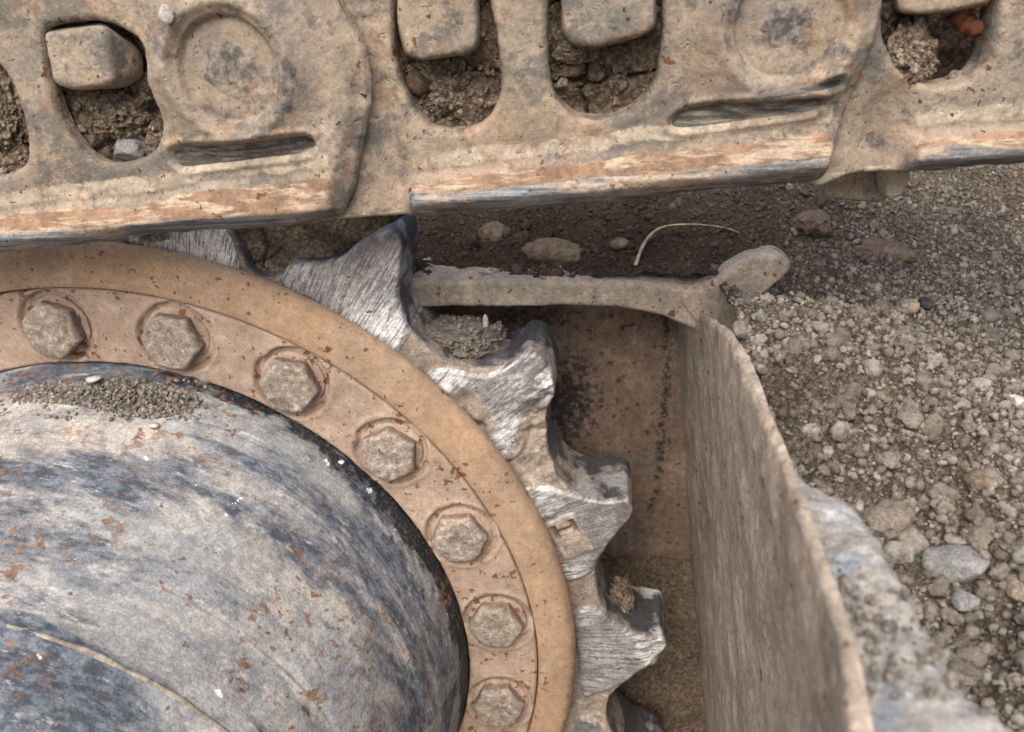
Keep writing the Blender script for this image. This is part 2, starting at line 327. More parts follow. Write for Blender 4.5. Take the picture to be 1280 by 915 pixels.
def mat_earth(name, cs, mul=1., grain=.0012, tonek=1., vg=0):
    m = M(name); t = m.attr('tone'); g = m.noise(9, 6, .6); g2 = m.noise(160, 6, .7); g3 = m.noise(900, 4, .75)
    c = m.mix(m.rng(g, .38, .62), cs[0], cs[1]); c = m.mix(m.math('MULTIPLY', m.rng(g2, .42, .64), .75), c, cs[2])
    c = m.mix(m.math('MULTIPLY', m.rng(g3, .55, .7), .5), c, tuple(x*.4 for x in cs[0]))
    c = m.mix(m.math('MULTIPLY', m.rng(m.noise(700, 3, .7), .64, .72), .5), c, (.58, .54, .48))
    c = m.mix(m.math('MULTIPLY', m.rng(t, .55, 1.), .6*tonek), c, cs[3]); c = m.mix(m.math('MULTIPLY', m.rng(t, .45, 0.), .5*tonek), c, tuple(x*.45 for x in cs[0]))
    b = [(g2, grain), (g3, grain*.6)]
    if vg:
        v1 = m.vor(420); v2 = m.vor(900); c = m.mix(m.math('MULTIPLY', m.rng(v1, .42, .75), .75), c, tuple(x*.32 for x in cs[0])); c = m.mix(m.math('MULTIPLY', m.rng(v2, .4, .7), .5), c, tuple(x*.4 for x in cs[0])); c = m.mix(m.math('MULTIPLY', m.rng(v1, .22, .05), .45), c, cs[3])
        b += [(m.math('SUBTRACT', 1., v1), vg), (m.math('SUBTRACT', 1., v2), vg*.5)]
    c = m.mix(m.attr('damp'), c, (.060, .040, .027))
    return m.out(c, .97, 0, b, .15)
LINK = mat_link(); RING = mat_paint('dusty_flange_paint', (.42, .31, .235), (.345, .255, .195), (.49, .39, .30), .40)
RIM = mat_paint('ochre_rim_paint', (.42, .28, .175), (.36, .25, .17), (.47, .345, .24), .24, bump=.0004)
WALL = mat_paint('dusty_frame_steel', (.40, .32, .255), (.325, .275, .225), (.45, .38, .31), .2, (.13, .06, .03), .0008, (1, .8, .32))
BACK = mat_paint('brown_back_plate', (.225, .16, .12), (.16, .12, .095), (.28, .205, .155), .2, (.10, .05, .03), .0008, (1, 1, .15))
DRUM = mat_drum(); TOOTH = mat_tooth()
SOIL = mat_earth('gritty_soil', ((.20, .16, .125), (.25, .21, .17), (.165, .13, .10), (.36, .32, .275)), grain=.0022, vg=.0016)
CLOD = mat_earth('soil_clod', ((.235, .20, .165), (.285, .25, .21), (.185, .155, .125), (.43, .40, .36)), grain=.0014)
MUD = mat_earth('packed_mud', ((.40, .31, .23), (.31, .235, .175), (.48, .38, .29), (.56, .48, .39)), grain=.0018, vg=.0007)
DARKSOIL = mat_earth('damp_soil', ((.10, .070, .048), (.13, .092, .065), (.085, .058, .04), (.24, .18, .13)))
STONE = mat_earth('grey_stone', ((.25, .25, .245), (.29, .285, .275), (.22, .215, .21), (.36, .35, .34)), grain=.0005)
TANSTONE = mat_earth('tan_stone', ((.27, .205, .15), (.20, .15, .11), (.31, .25, .19), (.42, .36, .29)), grain=.0018)
PALE = mat_earth('pale_stone', ((.48, .46, .42), (.54, .52, .48), (.40, .37, .33), (.6, .58, .54)), grain=.0004)
BLACKST = mat_earth('black_stone', ((.05, .052, .055), (.065, .065, .07), (.04, .04, .045), (.1, .1, .1)), grain=.0003)
def mat_crust():
    m = M('gritty_bolt_dust'); g = m.noise(330, 6, .75); g2 = m.noise(60, 6, .7)
    c = m.mix(m.rng(g2, .4, .6), (.38, .305, .24), (.31, .265, .225)); c = m.mix(m.rng(g, .50, .66), c, (.54, .50, .45)); c = m.mix(m.rng(g, .36, .44, 1, 0), c, (.19, .14, .105))
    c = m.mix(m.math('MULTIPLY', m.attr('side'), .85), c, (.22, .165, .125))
    c = m.mix(m.math('MULTIPLY', m.specks(150, .4, .12), .8), c, (.17, .08, .04))
    return m.out(c, .95, 0, [(g, .0013), (m.noise(1400, 3, .7), .0003)], .15)
CRUST = mat_crust()
def mat_ledge():
    m = M('pale_blue_worn_paint'); g = m.noise(26, 7, .65); g2 = m.noise(260, 6, .75)
    c = m.mix(m.rng(g, .40, .6), (.27, .32, .37), (.54, .56, .57)); c = m.mix(m.rng(m.noise(38, 7, .7), .40, .52), c, (.40, .37, .335)); c = m.mix(m.rng(g2, .5, .68), c, (.56, .54, .51))
    c = m.mix(m.math('MULTIPLY', m.rng(m.noise(50, 5, .7), .60, .68), .8), c, (.13, .15, .17))
    return m.out(c, .8, 0, [(g2, .0015), (m.noise(60, 5, .6), .002)], .3)
LEDGE = mat_ledge()
def plain(name, col, rough=.9, sc=200):
    m = M(name); g = m.noise(sc, 6, .7); c = m.mix(m.rng(g, .35, .65), col, tuple(x*.55 for x in col)); return m.out(c, rough, 0, [(g, .0006)], .2)
STRAW = plain('dry_straw', (.50, .41, .29)); REDROOT = plain('reddish_root', (.33, .13, .075)); 

# ================================================================ ground
lp = [(956, 556), (985, 560), (1015, 592), (1052, 612), (1084, 634), (1112, 684), (1146, 740), (1180, 800), (1215, 858), (1262, 900), (1320, 960), (1330, 1060), (1080, 1060), (1064, 930), (1048, 800), (1006, 670), (974, 600)]
lpoly = smooth(np.array([PZ(x, y, .234)[:2] for x, y in lp]), 4)
_lg = (np.linspace(.30, .60, 220), np.linspace(-.42, .02, 300)); _lX, _lY = np.meshgrid(*_lg, indexing='ij'); _lS = ss(.004, -.010, sdf(lpoly, _lX, _lY))
def ledge_in(x, y):
    i = np.clip(np.round((np.asarray(x)-.30)/(.30/219)).astype(int), 0, 219); j = np.clip(np.round((np.asarray(y)+.42)/(.44/299)).astype(int), 0, 299); return _lS[i, j]
def ground_h(x, y):
    z = .2260+.20*(y-.05)                                     # behind the bracket
    zr = .196+.18*y                                          # right of the bracket
    t = ss(.40, .50, x); z = z*(1-t)+zr*t
    z = z+.20*np.maximum(y-.10, 0)
    z = z+.026*np.exp(-((x-.37)/.045)**2)*ss(-.17, -.06, y)*ss(.05, -.02, y)-.012*np.exp(-((x-.385)/.03)**2)*ss(-.02, .02, y)*ss(.12, .06, y)
    z = z-.030*ss(-.02, -.10, y)*ss(.46, .40, x)
    z = z-.03*ledge_in(x, y)
    z = z+.012*fbm(x*9, y*9, 0, 3, 3)+.006*fbm(x*34, y*34, 0, 4, 3)
    return z
def ground_rough(x, y):
    k = .6+.7*ss(.2, -.2, y)
    r = .0042*fbm(x*110, y*110, 0, 9, 4, .72)*k
    c = fbm(x*260, y*260, 0, 19, 3, .7); r = r+.0022*np.maximum(c, 0)*k
    return r
xs = np.arange(-.06, .80, .00125); ys = np.arange(-.34, .66, .0014)
X, Y = np.meshgrid(xs, ys, indexing='ij'); keep = (Y > .054) | (X > .346)
Z = ground_h(X, Y)+ground_rough(X, Y)
c = keep[:-1, :-1] & keep[1:, 1:] & keep[1:, :-1] & keep[:-1, 1:]
idx = np.arange(X.size).reshape(X.shape); ci, cj = np.nonzero(c)
Q = np.stack([idx[ci, cj], idx[ci+1, cj], idx[ci+1, cj+1], idx[ci, cj+1]], 1); vv, inv = np.unique(Q, return_inverse=True)
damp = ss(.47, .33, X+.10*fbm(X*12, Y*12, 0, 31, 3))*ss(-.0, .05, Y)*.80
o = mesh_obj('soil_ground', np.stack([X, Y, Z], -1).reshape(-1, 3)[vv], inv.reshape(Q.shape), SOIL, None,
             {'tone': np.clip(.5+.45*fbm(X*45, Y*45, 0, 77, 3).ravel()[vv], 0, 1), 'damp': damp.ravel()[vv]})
tag(o, kind='structure')
R_ = 60; o = mesh_obj('ground', [(-R_, -R_, -.4), (R_, -R_, -.4), (R_, R_, -.4), (-R_, R_, -.4)], [(0, 1, 2, 3)], SOIL, None, {'tone': [.5]*4}); tag(o, kind='structure')
# loose clods and grit on it
def scatter(n, size_lo, size_hi, xr, yr, seed, near_big=0., sink=.25, test=None):
    r = np.random.RandomState(seed); x = r.uniform(*xr, n); y = r.uniform(*yr, n)
    k = ((y > .058) | (x > .347)) & (ledge_in(x, y) < .1)
    if test is not None: k &= test(x, y, r)
    x, y = x[k], y[k]; s_ = size_lo*(size_hi/size_lo)**(r.uniform(0, 1, len(x))**2.6)*(1+near_big*ss(.15, -.15, y))
    z = ground_h(x, y)+ground_rough(x, y)+s_*(.5-sink)
    return np.stack([x, y, z], 1), s_
rgt = lambda x, y, r: r.uniform(0, 1, len(x)) < (.12+.88*ss(.34, .46, x))
p, s_ = scatter(150000, .0006, .0021, (.02, .80), (-.30, .60), 1, .35, .2, lambda x, y, r: r.uniform(0, 1, len(x)) < (.55+.45*ss(.34, .46, x)))
k = in_view(p); p, s_ = p[k][:62000], s_[k][:62000]
def soilclods(name, p, s_, lvl, **k):
    o = clods(name, p, s_, CLOD, lvl, **k)
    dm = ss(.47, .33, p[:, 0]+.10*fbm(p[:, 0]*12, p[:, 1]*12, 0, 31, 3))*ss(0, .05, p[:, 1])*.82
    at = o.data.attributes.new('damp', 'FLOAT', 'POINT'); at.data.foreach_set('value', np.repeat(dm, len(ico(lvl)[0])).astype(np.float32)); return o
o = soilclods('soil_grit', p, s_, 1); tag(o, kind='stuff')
p, s_ = scatter(24000, .0014, .0044, (.05, .80), (-.30, .45), 2, .25, .3, lambda x, y, r: r.uniform(0, 1, len(x)) < (.10+.42*ss(.10, -.12, y+.05*fbm(x*14, y*14, 0, 6, 2))))
k = in_view(p); p, s_ = p[k], s_[k]; k = s_ < .0028; print('clods', k.sum(), (~k).sum())
o = soilclods('soil_clods', p[k], s_[k], 2, rough=.12, smooth_=True, lump=.6, flat=.85); tag(o, kind='stuff')
o = soilclods('soil_clods', p[~k], s_[~k], 3, rough=.05, smooth_=True, lump=.62, flat=.88); tag(o, kind='stuff')

def ground_hit(px, py):
    d = _dir(px, py); t = np.linspace(.15, 2, 1500); q = CAM+d*t[:, None]; k = np.argmax(q[:, 2] < ground_h(q[:, 0], q[:, 1])); return q[k]
def gstone(px, py, wpx, hpx, mat, label, name='stone', cat='stone', seed=0, rot=0, lift=.1, tone=.5, group=None, thick=None, **k):
    q = ground_hit(px, py); dist = np.linalg.norm(q-CAM); m_ = dist/F/1.1
    rx = wpx/2*m_; ry = hpx/2*m_*1.25; rz = thick or min(rx, ry)*.75
    q = q+np.array([0, 0, rz*lift]); return stone(name, q, (rx, ry, rz), mat, label, cat, group, seed, rot=rot, tone=tone, **k)
gstone(1198, 714, 84, 62, STONE, 'flat pale grey angular stone, the largest loose stone in the gravel at lower right', seed=43, rot=-.25, lift=.4, facet=.05, cut=(.42, .75))
gstone(1207, 758, 34, 28, STONE, 'small blue grey stone just below the large flat grey stone', seed=5, rot=.4, lift=.5, facet=.05, cut=(.45, .8))
gstone(1270, 742, 30, 36, TANSTONE, 'tan stone at the right picture edge, level with the large flat grey stone', seed=6, lift=.6, tone=.9)
gstone(1134, 390, 30, 22, TANSTONE, 'small cream coloured stone beside a black pebble in the upper right soil', seed=7, lift=.7, tone=1.)
gstone(1156, 384, 18, 24, BLACKST, 'small black pebble beside the cream stone in the upper right soil', 'pebble', 'pebble', seed=8, lift=.7)
gstone(1225, 606, 36, 26, TANSTONE, 'small brown stone in the gravel above the large flat grey stone', seed=9, lift=.5, tone=.3)
gstone(1108, 650, 58, 40, CLOD, 'knobbly dry soil clod in the gravel beside the pale blue beam', 'soil_clod', 'clod', seed=10, lift=.4, facet=.5, grit=.1)
gstone(1220, 680, 34, 34, CLOD, 'rounded dry soil clod touching the top right of the large grey stone', 'soil_clod', 'clod', seed=11, lift=.6, facet=.4, grit=.1)
gstone(1110, 580, 36, 24, CLOD, 'flattish soil clod in mid gravel right of the frame edge', 'soil_clod', 'clod', seed=12, lift=.5, facet=.5, grit=.1, tone=.7)
gstone(1268, 505, 26, 16, PALE, 'small whitish stone at the right picture edge', seed=13, lift=.6)
gstone(1015, 283, 52, 46, TANSTONE, 'round brown clod under the chain beside the frame ear', 'soil_clod', 'clod', seed=14, lift=.15, tone=.3, facet=.2, grit=.06, ridge=.5)
gstone(1100, 316, 84, 44, TANSTONE, 'broad tan crumbly rock half buried in soil below the third link', seed=15, lift=-.1, tone=.6, facet=.4, grit=.08, ridge=.5)
gstone(690, 314, 92, 46, TANSTONE, 'broad flat brown stone half buried in dark soil above the bracket rim', seed=16, lift=-.15, tone=.35, ridge=.25, grit=.05)
gstone(618, 292, 48, 38, TANSTONE, 'rounded brown stone in dark soil left of the broad flat stone', seed=17, lift=-.1, tone=.25, ridge=.25, grit=.05)
gstone(774, 306, 26, 24, TANSTONE, 'small brown stone in dark soil right of the broad flat stone', seed=18, lift=.2, tone=.3)
def tube(name, pts, r0, r1, mat, label, cat, flat=1., parent=None):
    p = smooth(pts, 6, False); n = len(p); V = []; Fq = []; k = 8
    for i in range(n):
        t = p[min(i+1, n-1)]-p[max(i-1, 0)]; t = t/np.linalg.norm(t); a = np.cross(t, [0, 0, 1]); a /= np.linalg.norm(a); b = np.cross(a, t); r = (r0+(r1-r0)*i/(n-1))*(1+.15*math.sin(i*1.7))
        for j in range(k): th = j*2*np.pi/k; V.append(p[i]+a*r*math.cos(th)+b*r*flat*math.sin(th))
    for i in range(n-1):
        for j in range(k): Fq.append((i*k+j, i*k+(j+1) % k, (i+1)*k+(j+1) % k, (i+1)*k+j))
    Fq.append(tuple(range(k))[::-1]); Fq.append(tuple((n-1)*k+j for j in range(k)))
    o = mesh_obj(name, V, Fq, mat, parent)
    if label: tag(o, label, cat)
    return o
def gp(px, py, dz=.004): return ground_hit(px, py)+np.array([0, 0, dz])
tube('dry_grass_stalk', [gp(794, 338, .003), gp(806, 315, .006), gp(826, 301, .008), gp(862, 297, .008), gp(900, 296, .006), gp(924, 297, .003)], .0011, .0007, STRAW, 'bent dry straw stalk lying on dark soil above the bracket rim', 'straw', .5)

# ================================================================ track frame bracket
fr = thing('track_frame_bracket', 'dusty brown steel frame bracket with recessed pocket behind the sprocket', 'bracket')
def fn(m1, m2, s): return lambda A, B, d: m1*fbm(A*14, B*14, 0, s, 3)+m2*fbm(A*120, B*120, 0, s+1, 4, .6)
back_poly = W([(440, 330), (640, 360), (880, 372), (868, 430), (872, 560), (874, 722), (842, 712), (826, 720), (812, 708), (796, 716), (780, 706), (764, 702), (745, 690), (700, 700), (500, 640), (380, 420)], .125)
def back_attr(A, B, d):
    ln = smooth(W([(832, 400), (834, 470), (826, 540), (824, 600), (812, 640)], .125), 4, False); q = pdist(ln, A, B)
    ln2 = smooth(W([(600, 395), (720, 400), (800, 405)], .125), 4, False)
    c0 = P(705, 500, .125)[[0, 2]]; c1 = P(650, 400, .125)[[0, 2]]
    pt = np.maximum(.75*np.exp(-((A-c0[0])/.04)**2-((B-c0[1])/.06)**2), .66*np.exp(-((A-c1[0])/.07)**2-((B-c1[1])/.018)**2))  # shade under the rim and behind the teeth, put into the plate's colour
    return {'stain_shade': np.maximum(.66*np.exp(-(q/.006)**2), pt)}
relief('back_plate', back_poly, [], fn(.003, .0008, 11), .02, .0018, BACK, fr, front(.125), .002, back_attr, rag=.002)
# top rim with its ear: traced on the plane where it stands
rim_poly = smooth(W([(500, 351), (560, 352), (640, 351), (720, 352), (790, 354), (840, 358), (880, 364), (905, 372), (925, 392), (930, 425), (930, 470), (905, 446), (880, 424), (858, 408), (820, 394), (780, 386), (720, 383), (640, 384), (560, 384), (500, 384)], .05), 5)
ear_poly = smooth(W([(850, 376), (880, 362), (898, 354), (910, 343), (936, 327), (968, 320), (989, 329), (988, 345), (966, 364), (944, 386), (933, 410), (928, 440), (932, 476), (912, 460), (896, 432), (870, 408)], .044), 5)
cear = P(905, 385, .05)[[0, 2]]
def rim_h(A, B, d):
    mid = smooth(W([(900, 400), (925, 370), (955, 345), (985, 333)], .05), 4, False); q = pdist(mid, A, B)
    dip = np.exp(-(pdist(smooth(W([(905, 352), (895, 385), (880, 415)], .05), 4, False), A, B)/.012)**2)
    return .0008*np.exp(-(q/.016)**2)-.0015*dip+.001*fbm(A*20, B*20, 0, 21, 3)+.0005*fbm(A*140, B*140, 0, 22, 3)
relief('rim_flange', rim_poly, [], rim_h, .075, .0013, WALL, fr, front(.05), .0018, lambda A, B, d: {'stain_shade': .30*np.exp(-(pdist(W([(650, 362), (668, 372), (745, 360)], .05), A, B)/.006)**2)}, rag=.0008)
relief('ear', ear_poly, [], rim_h, .014, .0012, WALL, fr, front(.0485), .0028, lambda A, B, d: {'stain_shade': .35*ss(P(945, 340, .05)[0], P(985, 330, .05)[0], A)}, rag=.0006)
# side wall: a sheet in Y/Z whose face looks at the sprocket
xb0, xb1 = P(850, 420, .125), P(872, 915, .125)
def wall_x(A, B):
    t = (B-xb0[2])/(xb1[2]-xb0[2]); xw = .340+(xb1[0]-xb0[0])*np.clip(t, -.2, 2); return xw+(xb0[0]-.340)*ss(.02, .12, A)
def wall_pt(px, py):                                    # where the wall's upper edge runs
    X_ = .34
    for _ in range(12): q = PXp(px, py, X_); X_ = float(wall_x(q[1], q[2]))
    return q[1], q[2]
wt_pts = [(.135, .185), (.10, .192)]+[wall_pt(*q) for q in ((896, 408), (912, 426), (930, 458), (950, 515), (972, 572), (992, 630), (1012, 690), (1032, 745), (1050, 800), (1064, 870), (1076, 960), (1090, 1060))]
wt_pts += [(wt_pts[-1][0]-.03, wt_pts[-1][1]-.01)]
wall_poly = np.array(list(smooth(wt_pts, 4, False))+[(wt_pts[-1][0], -.25), (.135, -.25)])
def wall_map(A, B, H):
    return np.stack([wall_x(A, B)-H, A, B], 1)
def wall_h(A, B, d): return .003*fbm(A*10, B*10, 0, 41, 3)+.0012*fbm(A*60, B*30, 0, 42, 4)+.0006*fbm(A*190, B*120, 0, 43, 3, .6)
relief('side_wall', wall_poly, [], wall_h, .0035, .0017, WALL, fr, wall_map, .0015, lambda A, B, d: {'stain_shade': .18*ss(.02, -.02, A)*ss(.1, -.1, B)}, rag=.0006)
# near ledge, painted, out of focus
def up(z0): return lambda A, B, H: np.stack([A, B, z0+H], 1)
relief('ledge', lpoly, [], lambda A, B, d: .004*fbm(A*30, B*30, 0, 51, 3)+.0022*fbm(A*130, B*130, 0, 52, 4, .6)-.008*ss(-.09, -.05, B), .03, .0014, LEDGE, fr, up(.233), .006, rag=.003)
r = np.random.RandomState(9); n = 1500
lx = r.uniform(lpoly[:, 0].min(), lpoly[:, 0].max(), n); ly = r.uniform(lpoly[:, 1].min(), lpoly[:, 1].max(), n)
k = (sdf(lpoly, lx, ly) < -.003) & (fbm(lx*30, ly*30, 0, 61, 2) > .02); lx, ly = lx[k], ly[k]; s_ = .0004*(4.5**(r.uniform(0, 1, len(lx))**3))
o = clods('ledge_grit', np.stack([lx, ly, .234+.004*fbm(lx*30, ly*30, 0, 51, 3)-.008*ss(-.09, -.05, ly)], 1), s_, CLOD, 1); tag(o, kind='stuff')
# soil floor at the bottom of the pocket
za = P(800, 704, .122); zb_ = P(800, 930, .086)
X, B_ = np.meshgrid(np.arange(.12, .37, .0015), np.arange(-.16, za[2]+.006, .0015), indexing='ij')
Yd = .122+(zb_[1]-za[1])*np.clip((B_-za[2])/(zb_[2]-za[2]), 0, 3)-.006*fbm(X*28, B_*28, 0, 71, 3)-.003*fbm(X*120, B_*120, 0, 72, 4, .65)-.012*ss(.0, -.06, B_)
idx = np.arange(X.size).reshape(X.shape); Q = np.stack([idx[:-1, :-1], idx[1:, :-1], idx[1:, 1:], idx[:-1, 1:]], -1).reshape(-1, 4)
o = mesh_obj('pocket_soil', np.stack([X, Yd, B_], -1).reshape(-1, 3), Q, MUD, None, {'tone': .5+.3*fbm(X*60, B_*60, 0, 73, 2).ravel(), 'damp': .40+0*X.ravel()}); tag(o, kind='structure')
kk = rng.uniform(0, 1, 420) ; px_ = 745+kk*130; py_ = rng.uniform(720, 930, 420)
pts = np.array([P(a, b, .122+(.086-.122)*(b-704)/226-.004) for a, b in zip(px_, py_)])
o = clods('pocket_grit', pts, .0008*(3.2**(rng.uniform(0, 1, 420)**2)), MUD, 2, rough=.2); tag(o, kind='stuff')

# ================================================================ final drive hub
hub = thing('final_drive_hub', 'scuffed dark blue grey drum of the final drive inside the bolted ring', 'hub')
prof = np.array([(.2003, -.03), (.2003, -.001), (.2000, .002), (.1985, .006), (.1965, .014), (.1935, .026), (.1895, .042), (.1865, .053), (.1852, .0545), (.1835, .056), (.178, .075), (.171, .097), (.1668, .109), (.1650, .1105), (.1630, .113), (.1600, .130), (.1567, .146), (.1572, .1485), (.1562, .152), (.1530, .153), (.148, .172), (.138, .188), (.12, .196), (.08, .200), (.0, .202)])
pp = []
for (a, b) in zip(prof[:-1], prof[1:]):
    m_ = max(1, int(np.linalg.norm(b-a)/.0022)); pp += [a+(b-a)*t for t in np.arange(m_)/m_]
pp.append(prof[-1]); pp = np.array(pp); NA = 720
th = np.arange(NA)*2*np.pi/NA; T, I = np.meshgrid(th, np.arange(len(pp)), indexing='ij'); r_ = pp[I, 0]; d_ = pp[I, 1]
cs, sn = np.cos(T), np.sin(T)
nz = .0008*fbm(cs*4, sn*4, d_*30, 81, 3)+.0004*fbm(cs*r_*70, sn*r_*70, d_*70, 82, 3)
r2 = np.maximum(r_+nz*np.clip(r_/.1, 0, 1), 0); V = np.stack([r2*cs, -d_, r2*sn], -1).reshape(-1, 3)
idx = np.arange(T.size).reshape(T.shape); nx = np.roll(idx, -1, 0)
Q = np.stack([idx[:, :-1], nx[:, :-1], nx[:, 1:], idx[:, 1:]], -1).reshape(-1, 4)[:, ::-1]
deg = np.degrees(T); deg = np.where(deg > 180, deg-360, deg)
edge = ss(.014, .003, d_)*(.22+.20*ss(40, 20, deg)+.50*np.exp(-((deg-63)/13)**2)-.25*ss(75, 92, deg))+.44*ss(.05, .008, d_)*ss(62, 34, deg)*ss(-25, -5, deg)
line = np.exp(-((d_-.0545)/.0012)**2)*.8+np.exp(-((d_-.1105)/.0012)**2)*.9
weld = np.exp(-((d_-.149)/.0022)**2)*.5; warm = ss(.035, .055, d_)*ss(.09, .06, d_)+ss(.0, .03, d_)*ss(70, 90, deg)
def drum_uv(px, py):
    dr = _dir(px, py); t = np.linspace(.15, .8, 3000); q = CAM+dr*t[:, None]; rr_ = np.interp(-q[:, 1], prof[:, 1], prof[:, 0]); k = np.argmax((np.hypot(q[:, 0], q[:, 2]) < rr_) & (q[:, 1] < 0)); return math.atan2(q[k, 2], q[k, 0])*.18, -q[k, 1]
navy = np.full(T.shape, .0); TU = np.where(T > math.pi, T-2*math.pi, T)*.18
for px, py, ra, rd, k_ in ((470, 690, .05, .014, .10), (330, 640, .05, .012, .09), (120, 590, .07, .016, .10), (250, 620, .05, .012, .06), (540, 720, .04, .014, .08), (520, 840, .05, .02, .05), (60, 900, .06, .02, .06), (545, 640, .03, .012, .12), (500, 640, .03, .014, .10), (565, 760, .03, .014, .10), (430, 600, .03, .010, .08), (60, 480, .08, .006, .08), (395, 560, .03, .012, .06), (150, 750, .10, .014, -.08), (440, 620, .03, .008, -.08), (200, 540, .07, .012, -.08), (250, 850, .05, .014, -.05)):
    ua, ud = drum_uv(px, py); navy = navy+k_*np.exp(-((TU-ua)/ra)**2-((d_-ud)/rd)**2)
drum = mesh_obj('hub_drum', V, Q, DRUM, hub, {'ua': (T*.18).ravel(), 'ud': d_.ravel(), 'edge': np.clip(edge, 0, 1).ravel(), 'line': line.ravel(), 'weld': weld.ravel(), 'navy': navy.ravel(), 'warm': warm.ravel()})
ft = np.arange(-40, 130, 2)
def ringbead(name, r0, d0, br, mat, a0=-40, a1=150, n=240):
    V = []; k = 8
    for i in range(n):
        t = math.radians(a0+(a1-a0)*i/(n-1)); rr_ = br*(1+.18*vn(i*.35, 0, 0, 4)+.1*vn(i*1.3, 0, 0, 5))
        for j in range(k):
            q = j*2*np.pi/k; R1 = r0+rr_*math.cos(q)+.0006*vn(i*.2, 3); V.append((R1*math.cos(t), -d0-rr_*math.sin(q), R1*math.sin(t)))
    Fq = [(i*k+j, i*k+(j+1) % k, (i+1)*k+(j+1) % k, (i+1)*k+j) for i in range(n-1) for j in range(k)]
    return mesh_obj(name, V, Fq, mat, hub)
BEAD = plain('weld_bead_dust', (.38, .34, .28)); ringbead('weld_bead', .1561, .149, .0014, BEAD)
# dirt lying on top of the drum
def on_drum(px, py):
    dr = _dir(px, py); t = np.linspace(.15, .8, 4000); q = CAM+dr*t[:, None]; rr_ = np.interp(-q[:, 1], prof[:, 1], prof[:, 0]); k = np.argmax((np.hypot(q[:, 0], q[:, 2]) < rr_) & (q[:, 1] < 0)); return q[k]
pile = smooth(np.array([(15, 500), (45, 482), (100, 478), (160, 474), (215, 484), (250, 498), (240, 512), (200, 522), (150, 518), (90, 506), (40, 503)], float), 4)
r = np.random.RandomState(12); n = 9000; px = r.uniform(-60, 262, n); py = r.uniform(468, 526, n)
sd_ = sdf(pile, px, py); k = (sd_ < 0) | (r.uniform(0, 1, n) < .04); px, py, sd_ = px[k], py[k], sd_[k]
pts = np.array([on_drum(x, y) for x, y in zip(px, py)]); s_ = .0004*(4.2**(r.uniform(0, 1, len(px))**3)); pts[:, 2] += np.clip(-sd_/15, 0, 1)*.0025*r.uniform(0, 1, len(px))+s_*.3
o = clods('grit_on_drum', pts, s_, CLOD, 1); tag(o, kind='stuff')
q = on_drum(122, 480); 
stone('paint_flake', q+np.array([0, -.002, .004]), (.0042, .0035, .0014), PALE, 'white angular flake on the grit pile on top of the drum', 'flake', None, 31, 3, .7)
q = on_drum(193, 534); stone('pebble', q+np.array([0, 0, .001]), (.0030, .0026, .0016), PALE, 'small white pebble on the drum just below the grit pile', 'pebble', None, 32, 3)

# ================================================================ sprocket
sp = thing('drive_sprocket', 'ochre rimmed drive sprocket with bolted flange ring and worn shiny teeth', 'sprocket')
BA = [math.radians(math.degrees(1.611)-i*math.degrees(.297)) for i in range(-1, 9)]; RB = .2212
bc = [(RB*math.cos(t), RB*math.sin(t)) for t in BA]
def ring_h(A, B, d):
    h = .0006*fbm(A*30, B*30, 0, 91, 3)+.0003*fbm(A*170, B*170, 0, 92, 3)
    for i, (x, z) in enumerate(bc):
        q = np.hypot(A-x-.001, B-z-.001); q = q+.0008*vn(A*150, B*150, i, 93)
        h = h-.0034*ss(.0215, .0195, q)+.0006*np.exp(-((q-.0225)/.0012)**2)
        ridge = np.hypot(A-x-.004, B-z-.005)+.0012*vn(A*110, B*110, i, 94); h = h+.0018*np.exp(-((ridge-.0188)/.0013)**2)*ss(.0215, .0205, q)
    return h
relief('flange_ring', circle((0, 0), .2432, 160), [circle((0, 0), .2009, 160)], ring_h, .02, .0009, RING, sp, front(0.), .0016, rings=2)
# outer rim, turned profile
prof2 = [(.2425, -.02), (.2436, -.004), (.2440, -.0012), (.2450, .0006), (.249, .0011), (.255, .0007), (.2605, -.0004), (.2640, -.0022), (.2662, -.0055), (.2668, -.0085), (.2655, -.0115), (.2540, -.0135)]
prof2 = smooth(prof2, 4, False); NA = 900; th = np.arange(NA)*2*np.pi/NA; T, I = np.meshgrid(th, np.arange(len(prof2)), indexing='ij')
r_ = prof2[I, 0]; d_ = prof2[I, 1]; cs, sn = np.cos(T), np.sin(T); nz = .0005*fbm(cs*9, sn*9, d_*20, 96, 3)+.00022*fbm(cs*r_*150, sn*r_*150, 0, 97, 3)
V = np.stack([(r_+nz*.6)*cs, -d_-nz, (r_+nz*.6)*sn], -1).reshape(-1, 3); idx = np.arange(T.size).reshape(T.shape); nx = np.roll(idx, -1, 0)
mesh_obj('outer_rim', V, np.stack([idx[:, :-1], nx[:, :-1], nx[:, 1:], idx[:, 1:]], -1).reshape(-1, 4), RIM, sp)
# hex bolts sit in their spot faces
for i, (x, z) in enumerate(bc):
    rs = np.random.RandomState(50+i); rot = rs.uniform(0, 1.05); R6 = .0166
    hexo = np.array([(x+R6*math.cos(rot+k*math.pi/3), z+R6*math.sin(rot+k*math.pi/3)) for k in range(6)])
    def hh(A, B, d, i=i, x=x, z=z):
        q = np.hypot(A-x, B-z); wear = (.35, 1.3, 1, .8, 1, 1, .9, 1, 1, 1)[i]
        return .0068-.0016*ss(.0125, .0168, q)+.00055*wear*fbm(A*420, B*420, i, 101, 4, .7)+.0006*fbm(A*120, B*120, i, 102, 2)-.0008*ss(.006, 0, q)
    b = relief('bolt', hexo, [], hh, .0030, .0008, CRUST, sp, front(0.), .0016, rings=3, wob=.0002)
    def wh(A, B, d): return -.0015+.0004*fbm(A*260, B*260, i, 103, 3)
    wsh = relief('washer', circle((x+.0005, z+.0005), .0178, 48), [], wh, .003, .0011, RING, b, front(0.), .001, rings=2)
